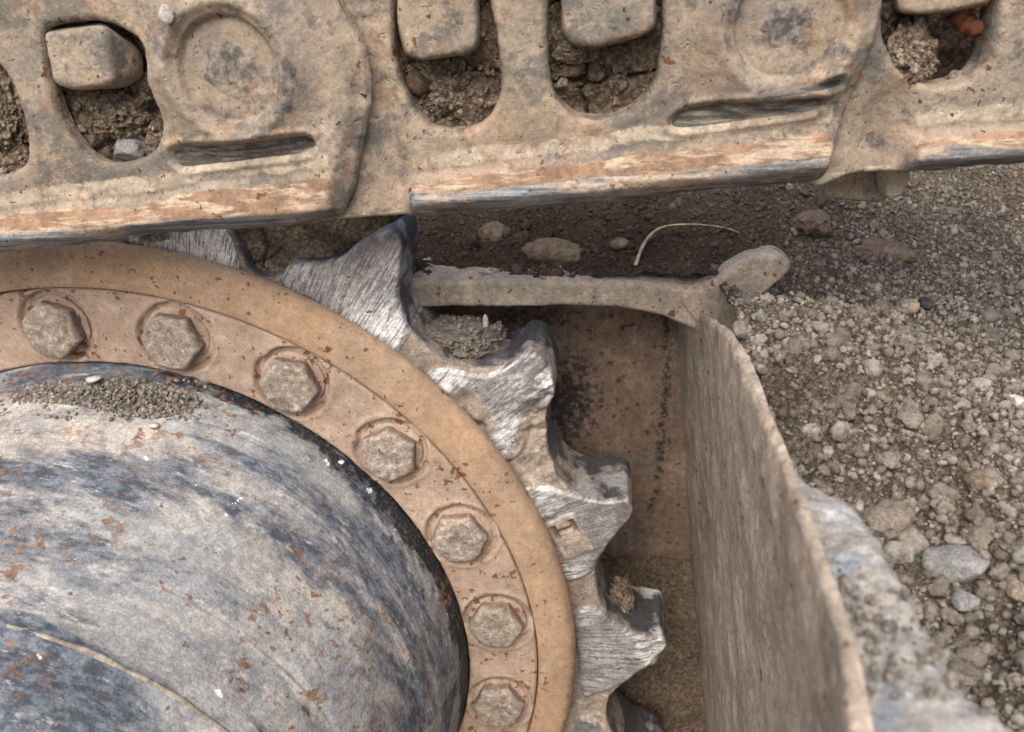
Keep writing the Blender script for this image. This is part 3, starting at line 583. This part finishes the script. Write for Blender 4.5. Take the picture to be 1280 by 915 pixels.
# toothed disc traced at its own plane
YT = .020
cont = [(60, 262), (120, 272), (160, 262), (196, 238), (226, 232), (256, 246), (278, 276), (296, 308), (308, 338), (332, 352), (352, 346), (361, 331), (386, 330), (413, 326), (437, 314), (458, 300), (474, 291), (488, 288), (498, 296), (502, 318), (498, 350), (500, 380), (511, 408), (531, 433), (555, 450), (584, 459), (616, 460), (641, 452), (657, 442), (669, 440), (680, 448), (689, 468), (693, 492), (684, 514), (682, 542), (686, 572), (697, 598), (713, 613), (736, 622), (760, 626), (781, 623), (790, 634), (784, 649), (767, 669), (755, 688), (747, 705), (744, 725), (752, 754), (767, 777), (790, 791), (812, 796), (829, 799), (831, 812), (818, 832), (798, 837), (779, 855), (763, 870), (758, 890), (764, 915), (790, 944), (826, 960), (832, 980), (800, 1005), (772, 1030), (765, 1060), (775, 1100)]
co_w = smooth(W(cont, YT), 4, False)
a0 = math.atan2(co_w[-1][1], co_w[-1][0]); a1 = math.atan2(co_w[0][1], co_w[0][0])
inner = [(.252*math.cos(t), .252*math.sin(t)) for t in np.linspace(a0, a1, 60)]
disc_poly = np.array(list(co_w)+inner)
worn = [smooth(W(q, YT), 5) for q in (
    [(150, 292), (200, 240), (250, 240), (290, 300), (300, 338), (276, 346), (240, 334), (200, 318)],
    [(358, 334), (415, 322), (470, 288), (500, 288), (506, 350), (502, 385), (514, 412), (505, 428), (490, 446), (470, 444), (440, 424), (432, 405), (415, 398), (400, 395), (375, 382), (356, 362)],
    [(556, 458), (610, 465), (665, 438), (692, 470), (694, 500), (668, 525), (656, 560), (632, 577), (612, 566), (590, 540), (560, 505), (536, 486), (532, 466)],
    [(652, 616), (668, 604), (720, 616), (790, 620), (795, 640), (752, 692), (738, 715), (706, 724), (690, 700), (668, 660)],
    [(716, 772), (730, 758), (752, 762), (790, 790), (835, 796), (832, 815), (780, 852), (745, 866), (728, 866), (722, 820)],
    [(718, 905), (745, 900), (770, 930), (830, 960), (830, 985), (770, 1010), (730, 1010)])]
va = [P(*q, YT)[[0, 2]] for q in ((332, 352), (584, 459), (697, 598), (746, 722), (758, 888))]; va = [math.atan2(q[1], q[0]) for q in va]
def tooth_label(A, B):
    r0 = np.hypot(A, B); an = np.arctan2(B, A); L = np.zeros(A.shape, int)
    k = np.zeros(A.shape, int)
    for v in va: k += (an < v).astype(int)
    inw = np.zeros(A.shape, bool)
    for wp in worn: inw |= sdf(wp, A, B) < .001
    return np.where(inw | (r0 > .2935), k+1, 0)
cleats = smooth(W([(556, 482), (578, 494), (598, 512), (612, 530)], YT), 4, False)
def disc_h(A, B, d):
    h = .0012*fbm(A*60, B*60, 0, 111, 4)+.0005*fbm(A*260, B*260, 0, 112, 3, .7)
    m_ = np.zeros(A.shape)
    for wp in worn: m_ = np.maximum(m_, ss(.001, -.0025, sdf(wp, A, B)))
    h = h*(1-.7*m_)+.0026*m_
    # tooth 2: built-up weld lumps and pits, broken outer side
    for (px, py, r_px, hh_) in ((560, 486, 9, .003), (578, 478, 7, .0022), (596, 516, 9, .0028), (614, 532, 9, .0026), (583, 498, 7, -.0025), (572, 506, 8, .002), (603, 530, 6, -.0025), (545, 470, 8, .002), (628, 548, 8, .0015)):
        c0 = P(px, py, YT)[[0, 2]]; q = np.hypot(A-c0[0], B-c0[1])*(1+.25*vn(A*200, B*200, 0, 5)); h = h+hh_*np.exp(-(q/(r_px*.00052))**2)
    c0 = P(676, 545, YT)[[0, 2]]; q = np.hypot((A-c0[0])*1.0, (B-c0[1])*.45); h = h-.004*ss(.016, .006, q)+.004*np.exp(-(q/.018)**2)*fbm(A*150, B*150, 0, 115, 3)
    c0 = P(688, 480, YT)[[0, 2]]; q = np.hypot(A-c0[0], B-c0[1]); h = h+.004*np.exp(-(q/.014)**2)*fbm(A*170, B*170, 0, 116, 3)-.003*ss(.016, .004, q)
    # tooth 3: a dusty square patch with an H-shaped mark
    cs_ = P(712, 668, YT)[[0, 2]]; e1 = P(728, 662, YT)[[0, 2]]-cs_; e1 = e1/np.linalg.norm(e1); e2 = np.array([-e1[1], e1[0]])
    uu = (A-cs_[0])*e1[0]+(B-cs_[1])*e1[1]; vv_ = (A-cs_[0])*e2[0]+(B-cs_[1])*e2[1]
    box = np.maximum(np.abs(uu)-.0100, np.abs(vv_)-.0140); h = h+.0009*ss(.0012, -.0012, box)*(1+.3*fbm(A*300, B*300, 0, 117, 2))
    v2 = vv_-.0062; hm = np.minimum(np.maximum(np.abs(uu)-.0060, np.abs(v2)-.0011), np.minimum(np.maximum(np.abs(uu+.0060)-.0014, np.abs(v2)-.0046), np.maximum(np.abs(uu-.0060)-.0014, np.abs(v2)-.0046)))
    h = h-.0032*ss(.0007, -.0005, hm)
    # tooth 4 tip: freshly broken facet
    c0 = P(824, 815, YT)[[0, 2]]; q = np.hypot(A-c0[0], B-c0[1]); h = h-.003*ss(.013, .004, q)+.0015*np.exp(-(q/.012)**2)*fbm(A*200, B*200, 0, 118, 3)
    return h
def disc_attr(A, B, d):
    r0 = np.hypot(A, B); an = np.arctan2(B, A); m_ = np.zeros(A.shape)
    for wp in worn: m_ = np.maximum(m_, ss(.0015, -.002, sdf(wp, A, B)))
    dust = 1-m_
    cs_ = P(712, 668, YT)[[0, 2]]; e1 = P(728, 662, YT)[[0, 2]]-cs_; e1 = e1/np.linalg.norm(e1); e2 = np.array([-e1[1], e1[0]])
    uu = (A-cs_[0])*e1[0]+(B-cs_[1])*e1[1]; vv_ = (A-cs_[0])*e2[0]+(B-cs_[1])*e2[1]; dust = np.maximum(dust, .75*ss(.001, -.001, np.maximum(np.abs(uu)-.0100, np.abs(vv_)-.0140)))
    for px, py, rr_, k in ((690, 545, .022, .9), (668, 575, .02, .8), (583, 500, .012, .6), (600, 522, .012, .65), (410, 360, .01, .35), (676, 560, .018, .9), (560, 480, .012, .3)):
        c0 = P(px, py, YT)[[0, 2]]; dust = np.maximum(dust, k*np.exp(-(np.hypot(A-c0[0], B-c0[1])/rr_)**4))
    br = np.zeros(A.shape)
    for px, py, rr_, k in ((255, 315, .045, 1.6), (275, 325, .03, .9), (400, 345, .02, .45), (440, 390, .02, .7), (540, 470, .012, .6), (600, 545, .02, .6), (670, 640, .02, .6), (700, 705, .02, .7), (770, 810, .03, .5), (478, 418, .020, 1.8), (455, 395, .026, .9), (380, 345, .012, .7), (505, 340, .012, .9), (640, 470, .016, .7), (560, 470, .014, .8), (575, 560, .02, .8), (475, 435, .012, 1), (395, 365, .014, .4), (640, 555, .016, 2), (622, 562, .014, 2), (688, 470, .012, .8), (715, 712, .012, .9), (664, 612, .010, 2), (820, 812, .011, 3.), (806, 806, .006, 2.), (735, 770, .01, .6), (740, 850, .02, .5), (660, 450, .01, .6)):
        c0 = P(px, py, YT)[[0, 2]]; br = np.maximum(br, k*np.exp(-(np.hypot(A-c0[0], B-c0[1])/rr_)**2))
    br = np.maximum(br, .45*ss(.0018, 0, d)*m_)
    v2 = vv_-.0062; hm = np.minimum(np.maximum(np.abs(uu)-.0060, np.abs(v2)-.0011), np.minimum(np.maximum(np.abs(uu+.0060)-.0014, np.abs(v2)-.0046), np.maximum(np.abs(uu-.0060)-.0014, np.abs(v2)-.0046)))
    return {'mark': ss(.0006, -.0006, hm), 'ur': r0, 'ut': an*.29, 'dust': np.clip(dust, 0, 1), 'bright': br}
ROOT = TOOTH
names = {0: ('toothed_disc', TOOTH)}; names.update({i: ('tooth', TOOTH) for i in range(1, 8)})
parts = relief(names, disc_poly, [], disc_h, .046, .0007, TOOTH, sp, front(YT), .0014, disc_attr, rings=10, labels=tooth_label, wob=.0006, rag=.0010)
for k, lab in {2: 'scratched shiny tooth with a pointed upper corner', 3: 'chewed tooth with weld lumps and a broken edge', 4: 'tooth with a dusty patch bearing an H-shaped mark', 5: 'tooth whose tip has a bright broken facet'}.items():
    if k in parts: parts[k]['label'] = lab
# debris in the tooth gaps
def heap(name, px, py, n, Yr, zb, sz, mat, seed, spread, kind='stuff'):
    r = np.random.RandomState(seed); pts = []
    for i in range(n):
        a, b = r.normal(0, 1, 2); q = P(px+a*spread[0], py+b*spread[1], r.uniform(*Yr)); pts.append(q)
    s_ = sz*(2.6**(r.uniform(0, 1, n)**1.5)); o = clods(name, np.array(pts), s_, mat, 2, rough=.2); tag(o, kind=kind); return o
def lump(px, py, Y, wpx, hpx, ry, mat, label, name='mud_lump', cat='mud lump', seed=0, **k):
    q = P(px, py, Y); m_ = np.linalg.norm(q-CAM)/F; return stone(name, q, (wpx/2*m_, ry, hpx/2*m_*1.05), mat, label, cat, None, seed, lvl=6 if mat in (MUD, CLOD) else 4, ridge=.75 if mat in (MUD, CLOD) else 0, **k)
h1 = lump(580, 424, .047, 112, 54, .019, CLOD, 'gritty grey mud heap lying in the gap between the first and second teeth', seed=21, facet=.5, grit=.12, rot=0)
h2 = lump(775, 750, .048, 34, 62, .014, MUD, 'dark crumbly mud lump in the gap above the tooth with the bright tip', seed=22, facet=.5, grit=.12)
crumbs_on(h1, 700, .0003, 6, CLOD, pw=3); crumbs_on(h2, 350, .0003, 6, MUD, pw=3)
stone('metal_shard', P(607, 404, .045), (.0018, .0012, .0055), PALE, 'small white pointed shard standing on the grit heap between two teeth', 'shard', None, 23, 2)
# mud packed between the first teeth, under the chain
mp = smooth(W([(170, 286), (200, 272), (330, 262), (470, 262), (492, 276), (470, 300), (440, 322), (410, 342), (385, 372), (340, 368), (300, 352), (262, 330), (210, 300)], .03), 4)
def mud_h(A, B, d):
    crack = pdist(smooth(W([(325, 290), (332, 312), (326, 330), (330, 350), (322, 362)], .03), 3, False), A, B); cr2 = pdist(smooth(W([(290, 330), (330, 328), (352, 310)], .03), 3, False), A, B)
    roll = P(430, 292, .03)[[0, 2]]; q = np.abs((A-roll[0])*.35+(B-roll[1])*.94)
    return .005*fbm(A*40, B*40, 0, 121, 3)+.0014*fbm(A*160, B*160, 0, 122, 4, .6)-.004*np.exp(-(crack/.0009)**2)-.003*np.exp(-(cr2/.0008)**2)+.006*np.exp(-(q/.006)**2)*ss(.11, .14, A)
o = relief('packed_mud', mp, [], mud_h, .03, .0009, MUD, None, front(.032), .004, lambda A, B, d: {'tone': .5+.5*fbm(A*50, B*50, 0, 5, 2), 'damp': .30*ss(P(330, 300, .03)[0], P(420, 290, .03)[0], A)}, rag=.0015)
tag(o, 'cracked brown mud packed between the two uppermost teeth under the chain', 'mud')
p_ = np.array([P(x, y, .0-.006) for x, y in zip(rng.uniform(176, 210, 60), rng.uniform(288, 300, 60))])
o = clods('grit_on_rim', p_, .0009*(2.2**rng.uniform(0, 1, 60)), CLOD, 1); tag(o, kind='stuff')

# ================================================================ chain links
def ip(pts, Y):
    w_ = W(pts, Y); k = np.argsort(w_[:, 0]); return lambda x: np.interp(x, w_[k, 0], w_[k, 1])
GL = 'chain links'
def z1(pts, ox=0, oy=0, s=2.56): return [(ox+x/s, oy+y/s) for x, y in pts]
def make_link(label, Y0, outline, holes, bottom, steel_top, rust_top, xrail, pin, slots, pale, neck, stains, seed, depth, eye=None):
    t = thing('track_link', label, 'chain link', GL)
    zb, zs, zr = ip(bottom, Y0), ip(steel_top, Y0-.008), ip(rust_top, Y0-.006)
    x0 = P(xrail[0], 250, Y0)[0]; x1 = P(xrail[1], 210, Y0)[0]
    pc = P(*pin[:2], Y0-.004)[[0, 2]]; mm = np.linalg.norm(P(*pin[:2], Y0)-P(pin[0]+10, pin[1], Y0))/10; pr = pin[2]*mm
    slots_w = [smooth(W(q, Y0-.003), 3) for q, _ in slots]; holes_w = [smooth(W(q, Y0), 4) for q in holes]; neck_w = [(P(*q[:2], Y0)[[0, 2]], q[2]*mm, q[3]*mm, q[4]) for q in neck]
    sec = pin[3]
    def masks(A, B):
        inx = ss(x0-.003, x0+.005, A)*ss(x1+.004, x1-.004, A)
        wv = .0012*fbm(A*30, A*0, 0, seed, 3)
        rail = ss(zr(A)+.004+wv, zr(A)-.006+wv, B)*inx; st = ss(zs(A)+.0015+wv, zs(A)-.0015+wv, B)*inx
        return inx, rail, st
    def h(A, B, d):
        inx, rail, st = masks(A, B)
        pt = fbm(A*45, B*45, 0, seed+3, 4, .6); v = .0012*fbm(A*16, B*16, 0, seed+1, 2)+.00035*fbm(A*150, B*150, 0, seed+2, 4, .65)+.0004*ss(.02, .10, pt)-.0004*ss(-.25, -.35, pt)
        rb = np.clip((zr(A)-B)/(zr(A)-zb(A)+1e-6), 0, 1); v = v*(1-.5*rail)+.008*np.sin(np.clip(rb*1.25, 0, 1)*np.pi/2)*inx-.006*ss(.62, 1., rb)*inx
        v = v+.0006*fbm(A*25, B*420, 0, seed+5, 3)*rail
        q = np.hypot(A-pc[0], (B-pc[1])*sec); 
        v = v+.0065*ss(pr*2.1, pr*1.25, q)*ss(0, .012, B-zr(A))                        # boss round the pin
        v = v-.0014*np.exp(-((q-pr*1.10)/.0022)**2)*(1+.8*vn(A*90, B*90, 0, seed))+.0012*np.exp(-((q-pr*1.28)/.0028)**2)
        v = v-.0050*ss(pr*1.08, pr*.98, q)
        for (c0, rx, rz, amp) in neck_w: v = v-amp*np.exp(-(((A-c0[0])/rx)**2+((B-c0[1])/rz)**2))
        for sw, (_, dep) in zip(slots_w, slots):
            s_ = sdf(sw, A, B); v = v-dep*ss(.0014, -.0022, s_)+.0012*np.exp(-((s_-.002)/.0014)**2)
            v = v+.0012*fbm(A*30, B*500, 0, seed+6, 2)*ss(0, -.001, s_)
        if eye is not None: v = v+eye(A, B, d)
        v = v-.004*ss(.014, 0, d)*0
        return v
    def at(A, B, d):
        inx, rail, st = masks(A, B); q = np.hypot(A-pc[0], (B-pc[1])*sec)
        dark = np.zeros(A.shape); sta = np.zeros(A.shape)
        for sw in slots_w: dark = np.maximum(dark, ss(.0006, -.0012, sdf(sw, A, B)))
        for px, py, rr_, k in stains: c0 = P(px, py, Y0)[[0, 2]]; sta = np.maximum(sta, k*np.exp(-(np.hypot(A-c0[0], B-c0[1])/(rr_*mm))**2))
        rs = np.random.RandomState(seed+77)
        for _ in range(26): cx, cz = rs.uniform(A.min(), A.max()), rs.uniform(B.min(), B.max()); rr2 = rs.uniform(.006, .02); sta = np.maximum(sta, rs.uniform(.3, .62)*np.exp(-(((A-cx)/rr2/1.6)**2+((B-cz)/rr2)**2)))
        for hw in holes_w: sta = np.maximum(sta, .40*ss(.006, .0005, sdf(hw, A, B)))
        sta = np.maximum(sta, .42*np.exp(-((q-pr*1.2)/.004)**2))
        pl = np.maximum(.40*rail*(1-st)*ss(.4, 0, (zr(A)-B)/.03), .55*ss(zr(A)-.003, zr(A)+.003, B)*ss(zr(A)+.013, zr(A)+.007, B)*inx)
        pl = np.maximum(pl, .62*ss(.006, .001, B-zb(A))*(1-st))
        bd = ss(.55, .95, (zs(A)-B)/(zs(A)-zb(A)+1e-6))*st
        rr_ = .76*rail*ss(zr(A)+.002, zr(A)-.004, B)*(1-st)
        return {'rust': rr_, 'steel': .78*st, 'dark': np.maximum(dark*.85, .42*bd), 'stain_shade': sta, 'pale': pl}
    body = relief('link_plate', smooth(W(outline, Y0), 4), holes_w, h, depth, .00085, LINK, t, front(Y0), .0032, at, rings=5, rag=.0008, seed=seed)
    # pin
    def ph(A, B, d):
        q = np.hypot(A-pc[0], (B-pc[1])*sec)
        return .0026-.0030*ss(pr*.25, pr*.95, q)+.0007*fbm(A*90, B*90, 0, seed+8, 4)+.0006*fbm(A*330, B*330, 0, seed+9, 3)-.0012*ss(pr*.55, pr*.9, q)*fbm(A*40, B*40, 0, seed, 2)
    po = circle((0, 0), pr*1.0, 72); po[:, 1] /= sec; po = po+pc
    relief('pin', po, [], ph, .006, .0007, LINK, t, front(Y0), .0022, lambda A, B, d: {'rust': 0*A, 'steel': .32*np.exp(-((B-pc[1])/(pr*.5))**2), 'dark': 0*A, 'stain_shade': .95*np.exp(-((B-pc[1]-.001)/(pr*.5))**2-((A-pc[0])/(pr*.85))**2), 'pale': .35*ss(0, -pr, B-pc[1])}, rings=3, rag=.0005)
    return t
b1 = [(-170, 332), (0, 316), (117, 303), (176, 293), (273, 287), (410, 277), (440, 272)]
arc1 = [(440, 36), (455, 78), (458, 125), (451, 174), (442, 219), (431, 256), (412, 277)]
out1 = [(-170, -170), (160, -170), (330, -150), (395, -60), (418, 0)]+arc1+[(340, 283), (273, 288), (176, 294), (117, 304), (0, 317), (-90, 326), (-170, 334)]
win2 = z1([(142, 104), (195, 78), (300, 66), (398, 100), (462, 160), (474, 280), (513, 380), (508, 450), (470, 500), (400, 525), (330, 522), (270, 488), (222, 430), (182, 350), (162, 270), (148, 190)])
win1 = [(-90, 60), (-40, 56), (0, 84), (14, 108), (25, 140), (33, 176), (30, 203), (14, 216), (-20, 222), (-60, 205), (-85, 150)]
arc_far = W([(418, 0)]+arc1, -.04)
L1 = make_link('dusty left chain link with a round pin end overlapping the middle link', -.038, out1, [win2, win1], b1,
   [(-170, 312), (0, 297), (156, 281), (273, 273), (414, 262), (450, 258)], [(-170, 285), (0, 266), (195, 246), (250, 232), (414, 217), (450, 214)], (-400, 418),
   (285, 88, 59, .98), [(z1([(540, 492), (565, 472), (770, 455), (970, 436), (990, 488), (820, 515), (690, 530), (570, 540)]), .0028)], .4, [(90, 250, 40, 25, .001)], [(210, 150, 25, .5), (365, 80, 20, .5), (225, 15, 18, .5), (120, 240, 30, .3), (395, 120, 30, .35)], 300, .008,
   eye=lambda A, B, d: .0022*np.exp(-((d-.012)/.006)**2)*ss(P(330, 100, -.04)[0], P(400, 100, -.04)[0], A)-.003*ss(.009, .002, d)*ss(P(330, 100, -.04)[0], P(400, 100, -.04)[0], A))
win3 = z1([(262, -130), (240, -60), (234, 20), (230, 120), (240, 220), (262, 290), (300, 360), (350, 405), (420, 420), (490, 410), (540, 370), (570, 310), (576, 240), (566, 150), (552, 70), (530, -20), (480, -110), (370, -150)], 400)
win4 = z1([(760, -120), (735, -40), (725, 40), (725, 150), (735, 260), (757, 322), (800, 365), (860, 385), (930, 380), (1000, 350), (1050, 300), (1080, 240), (1092, 150), (1100, 50), (1090, -50), (1050, -130), (900, -160)], 400)
def z3(pts): return [(800+x*.375, y*.375) for x, y in pts]
b2 = [(330, 284), (414, 277), (505, 270), (634, 262), (752, 254), (830, 243), (912, 236), (1017, 225), (1060, 221)]
out2 = [(385, -170), (1000, -170), (1080, -120), (1100, -50), (1103, 0), (1092, 49), (1078, 88), (1061, 132), (1048, 170), (1036, 202), (1022, 225)]+[(960, 231), (912, 236), (830, 244), (752, 254), (634, 263), (570, 267), (505, 271), (450, 274), (414, 275), (398, 262), (386, 200), (384, 60)]
sl2 = z3([(108, 402), (170, 362), (350, 341), (580, 320), (607, 342), (590, 372), (400, 402), (200, 430), (115, 432)]); sl3 = z3([(400, 306), (520, 288), (650, 258), (668, 272), (640, 292), (430, 326)])
L2 = make_link('middle chain link with two soil-filled windows and a shiny lower rail', -.029, out2, [win3, win4], b2,
   [(480, 249), (505, 246), (634, 234), (752, 223), (900, 213), (960, 206), (1060, 194)], [(480, 228), (548, 217), (673, 203), (752, 197), (790, 187), (900, 178), (987, 165), (1060, 158)], (508, 1040),
   (987, 30, 66, 1.0), [(sl2, .0026), (sl3, .0015)], .4, [(478, 150, 34, 130, .006), (500, 215, 18, 30, .004), (650, 185, 80, 14, .001)], [(440, 20, 25, .7), (455, 70, 20, .6), (540, 190, 36, .5), (440, 120, 15, .5), (925, 30, 14, .4), (1055, 55, 16, .7), (1050, 20, 16, .6), (585, 185, 25, .4)], 330, .016)
win5 = z3([(830, -140), (812, -50), (812, 50), (816, 130), (840, 190), (880, 240), (930, 275), (1010, 288), (1080, 275), (1130, 240), (1165, 180), (1188, 80), (1200, -20), (1170, -120), (1000, -180)])
b3 = [(1000, 228), (1017, 225), (1119, 216), (1200, 209), (1280, 203), (1500, 186)]
out3 = [(1000, -170), (1240, -170), (1500, -170), (1500, 186), (1400, 194), (1280, 204), (1200, 210), (1119, 217), (1060, 222), (1010, 228), (990, 120)]
L3 = make_link('right chain link with one window, cut off by the right picture edge', -.023, out3, [win5], b3,
   [(1080, 196), (1119, 200), (1160, 186), (1180, 182), (1280, 184), (1500, 172)], [(1080, 180), (1119, 172), (1175, 164), (1280, 158), (1500, 140)], (1122, 1700),
   (1590, 0, 60, 1.), [], .4, [(1095, 175, 34, 60, .007), (1120, 130, 30, 40, .003)], [(1100, 175, 28, .7), (1125, 150, 26, .6), (1085, 200, 18, .5)], 360, .018)
# square nuts of the shoe bolts
NUT = LINK
def nut(front_px, rear_px, Yf, Yr, parent, lab=None, seed=0):
    bm = bmesh.new()
    for q, Y in ((front_px, Yf), (rear_px, Yr)):
        for x, y in q: bm.verts.new(P(x, y, Y))
    bmesh.ops.convex_hull(bm, input=list(bm.verts)); 
    bmesh.ops.dissolve_limit(bm, angle_limit=.12, verts=bm.verts, edges=bm.edges)
    bmesh.ops.bevel(bm, geom=list(bm.edges), offset=.0022, segments=3, affect='EDGES', profile=.5)
    bmesh.ops.triangulate(bm, faces=bm.faces)
    for _ in range(4):
        e = [x for x in bm.edges if x.calc_length() > .0022]
        if not e: break
        bmesh.ops.subdivide_edges(bm, edges=e, cuts=1); bmesh.ops.triangulate(bm, faces=bm.faces)
    bm.normal_update(); V = np.array([v.co[:] for v in bm.verts]); N_ = np.array([v.normal[:] for v in bm.verts])
    V = V+N_*(.0006*fbm(V[:, 0]*90, V[:, 1]*90, V[:, 2]*90, seed, 4, .6)+.0003*fbm(V[:, 0]*330, V[:, 1]*330, V[:, 2]*330, seed+4, 2))[:, None]
    Fc = [[v.index for v in f.verts] for f in bm.faces]; bm.free(); z = np.zeros(len(V))
    o = mesh_obj('nut', V, Fc, NUT, parent, {'rust': z, 'steel': z, 'dark': z, 'stain_shade': z+.1, 'pale': z+.2}); return o
nut([(55, 42), (130, 33), (144, 104), (94, 112), (68, 104)], [(58, 36), (132, 28), (182, 66), (184, 96), (160, 110), (96, 114), (66, 100)], -.044, -.024, L1, seed=1)
nut([(497, -40), (590, -44), (597, 34), (596, 60), (585, 66), (526, 75), (508, 68), (499, 30)], [(494, -50), (596, -54), (604, 34), (600, 60), (586, 68), (526, 77), (506, 70), (494, 30)], -.036, -.012, L2, seed=2)
nut([(706, -50), (815, -50), (817, 34), (802, 44), (748, 58), (716, 56), (706, 40)], [(700, -56), (822, -56), (822, 36), (806, 46), (748, 60), (712, 58), (700, 40)], -.036, -.012, L2, seed=3)
nut([(1120, -60), (1230, -60), (1236, 4), (1190, 14), (1140, 18), (1120, 14)], [(1115, -64), (1236, -64), (1242, 6), (1192, 16), (1140, 20), (1116, 14)], -.026, -.005, L3, seed=4)
# soil plugs behind the windows
def plug(poly, Y, amp, seed, label, dampv, tone=.5):
    pw = smooth(W(poly, Y), 3); c0 = pw.mean(0); pw = c0+(pw-c0)*1.10
    def h(A, B, d):
        b = fbm(A*55, B*55, 0, seed, 3); cr = np.abs(fbm(A*42, B*42, 5, seed+2, 3)); 
        return amp*b+.0030*fbm(A*130, B*130, 0, seed+1, 5, .68)-.007*np.exp(-(cr/.035)**2)
    o = relief('packed_soil', pw, [], h, .012, .0009, MUD, None, front(Y), .003, lambda A, B, d: {'tone': .5+.45*fbm(A*60, B*60, 0, seed+7, 2), 'damp': np.clip(dampv+.35*fbm(A*60, B*60, 0, seed+6, 2), 0, 1)}, rag=.001)
    tag(o, label, 'soil'); crumbs_on(o, 700, .0004, 6, MUD, up=1, pw=3.6); return o
plug([(50, 10), (190, 20), (200, 90), (205, 150), (200, 180), (160, 210), (120, 205), (80, 160)], -.024, .006, 401, 'cracked mud filling the window below the tilted nut of the left link', .1)
plug([(-90, 60), (0, 84), (25, 120), (36, 180), (28, 212), (-20, 225), (-80, 190)], -.024, .006, 411, 'cracked mud in the window cut off by the left picture edge', .2)
plug([(480, -60), (620, -60), (630, 60), (626, 120), (600, 160), (560, 168), (520, 150), (490, 90)], -.014, .006, 421, 'crumbly soil filling the left window of the middle link', .3)
plug([(680, -60), (832, -60), (832, 60), (820, 110), (780, 145), (740, 154), (695, 130), (680, 80)], -.014, .006, 431, 'crumbly soil filling the right window of the middle link', .35)
plug([(1100, -60), (1170, -60), (1160, 0), (1164, 60), (1158, 110), (1130, 106), (1104, 70)], -.004, .005, 441, 'crumbly soil in the left half of the right link window', .2)
lq = []
lq.append(lump(560, 112, -.010, 84, 76, .010, MUD, 'round crumbly clod in the left window of the middle link', 'soil_clod', 'clod', 24, facet=.6, grit=.14, tone=.8))
lump(524, 102, -.014, 34, 30, .006, DARKSOIL, 'smooth dark brown stone beside the round clod in the middle link window', 'stone', 'stone', 25)
lq.append(lump(148, 146, -.020, 86, 60, .010, MUD, 'smooth mud lump under the tilted nut of the left link', seed=26, facet=.3, grit=.03, tone=.5))
lump(162, 187, -.024, 40, 24, .005, STONE, 'pale grey chip at the bottom of the left link window', 'stone', 'stone', 27)
lq.append(lump(10, 160, -.020, 44, 66, .009, MUD, 'mud lump in the window cut off by the left picture edge', seed=28, facet=.4, grit=.05))
lump(722, 64, -.016, 60, 26, .006, MUD, 'flat mud cake under the nut in the right window of the middle link', seed=29, facet=.3, grit=.04, tone=.7)
lq.append(lump(1136, 70, -.012, 56, 78, .010, MUD, 'tall crumbly clod at the left side of the right link window', 'soil_clod', 'clod', 30, facet=.6, grit=.13, tone=.8))
lump(1194, 98, -.010, 20, 18, .004, CLOD, 'small pale clod at the bottom of the right link window', 'soil_clod', 'clod', 33, facet=.4, tone=1.)
for l_ in lq: crumbs_on(l_, 160, .0003, 5, MUD, up=1, pw=3)
# deep soil behind the right window, and a reddish root end
o = relief('packed_soil', smooth(W([(1130, -60), (1290, -60), (1280, 60), (1230, 120), (1150, 120)], .02), 3), [], lambda A, B, d: .005*fbm(A*50, B*50, 0, 451, 3)+.002*fbm(A*170, B*170, 0, 452, 3), .01, .001, MUD, None, front(.022), .003, lambda A, B, d: {'tone': .5+0*A, 'damp': .3+0*A})
tag(o, 'shaded soil wall deep inside the right link window', 'soil')
tube('root', [P(1196, 6, -.002), P(1204, 24, -.006), P(1218, 34, -.008), P(1232, 34, -.008)], .0045, .0030, REDROOT, 'reddish curved root end under the nut in the right link window', 'root')
# shoe plate corner seen below the right link
shoe = thing('track_shoe', 'tan steel corner of a track shoe showing below the right link', 'track shoe')
relief('shoe_plate', W([(1028, 190), (1128, 180), (1126, 240), (1108, 250), (1092, 254), (1060, 252), (1034, 246)], .02), [], fn(.001, .0008, 71), .012, .0011, WALL, shoe, front(.02), .002, lambda A, B, d: {'stain_shade': 0*A}, rag=.001)
relief('shoe_edge', W([(1108, 190), (1136, 188), (1138, 222), (1130, 246), (1114, 252), (1108, 248)], .004), [], fn(.001, .0008, 72), .014, .0011, LINK, shoe, front(.004), .002, lambda A, B, d: {'rust': 0*A+.2, 'steel': 0*A, 'dark': 0*A, 'stain_shade': 0*A, 'pale': 0*A+.6}, rag=.001)

q = P(208, 18, -.0475); stone('paint_flake', q, (.0030, .0012, .0038), PALE, 'small white flake stuck to the left link just left of its pin', 'flake', None, 61, 3, .4)
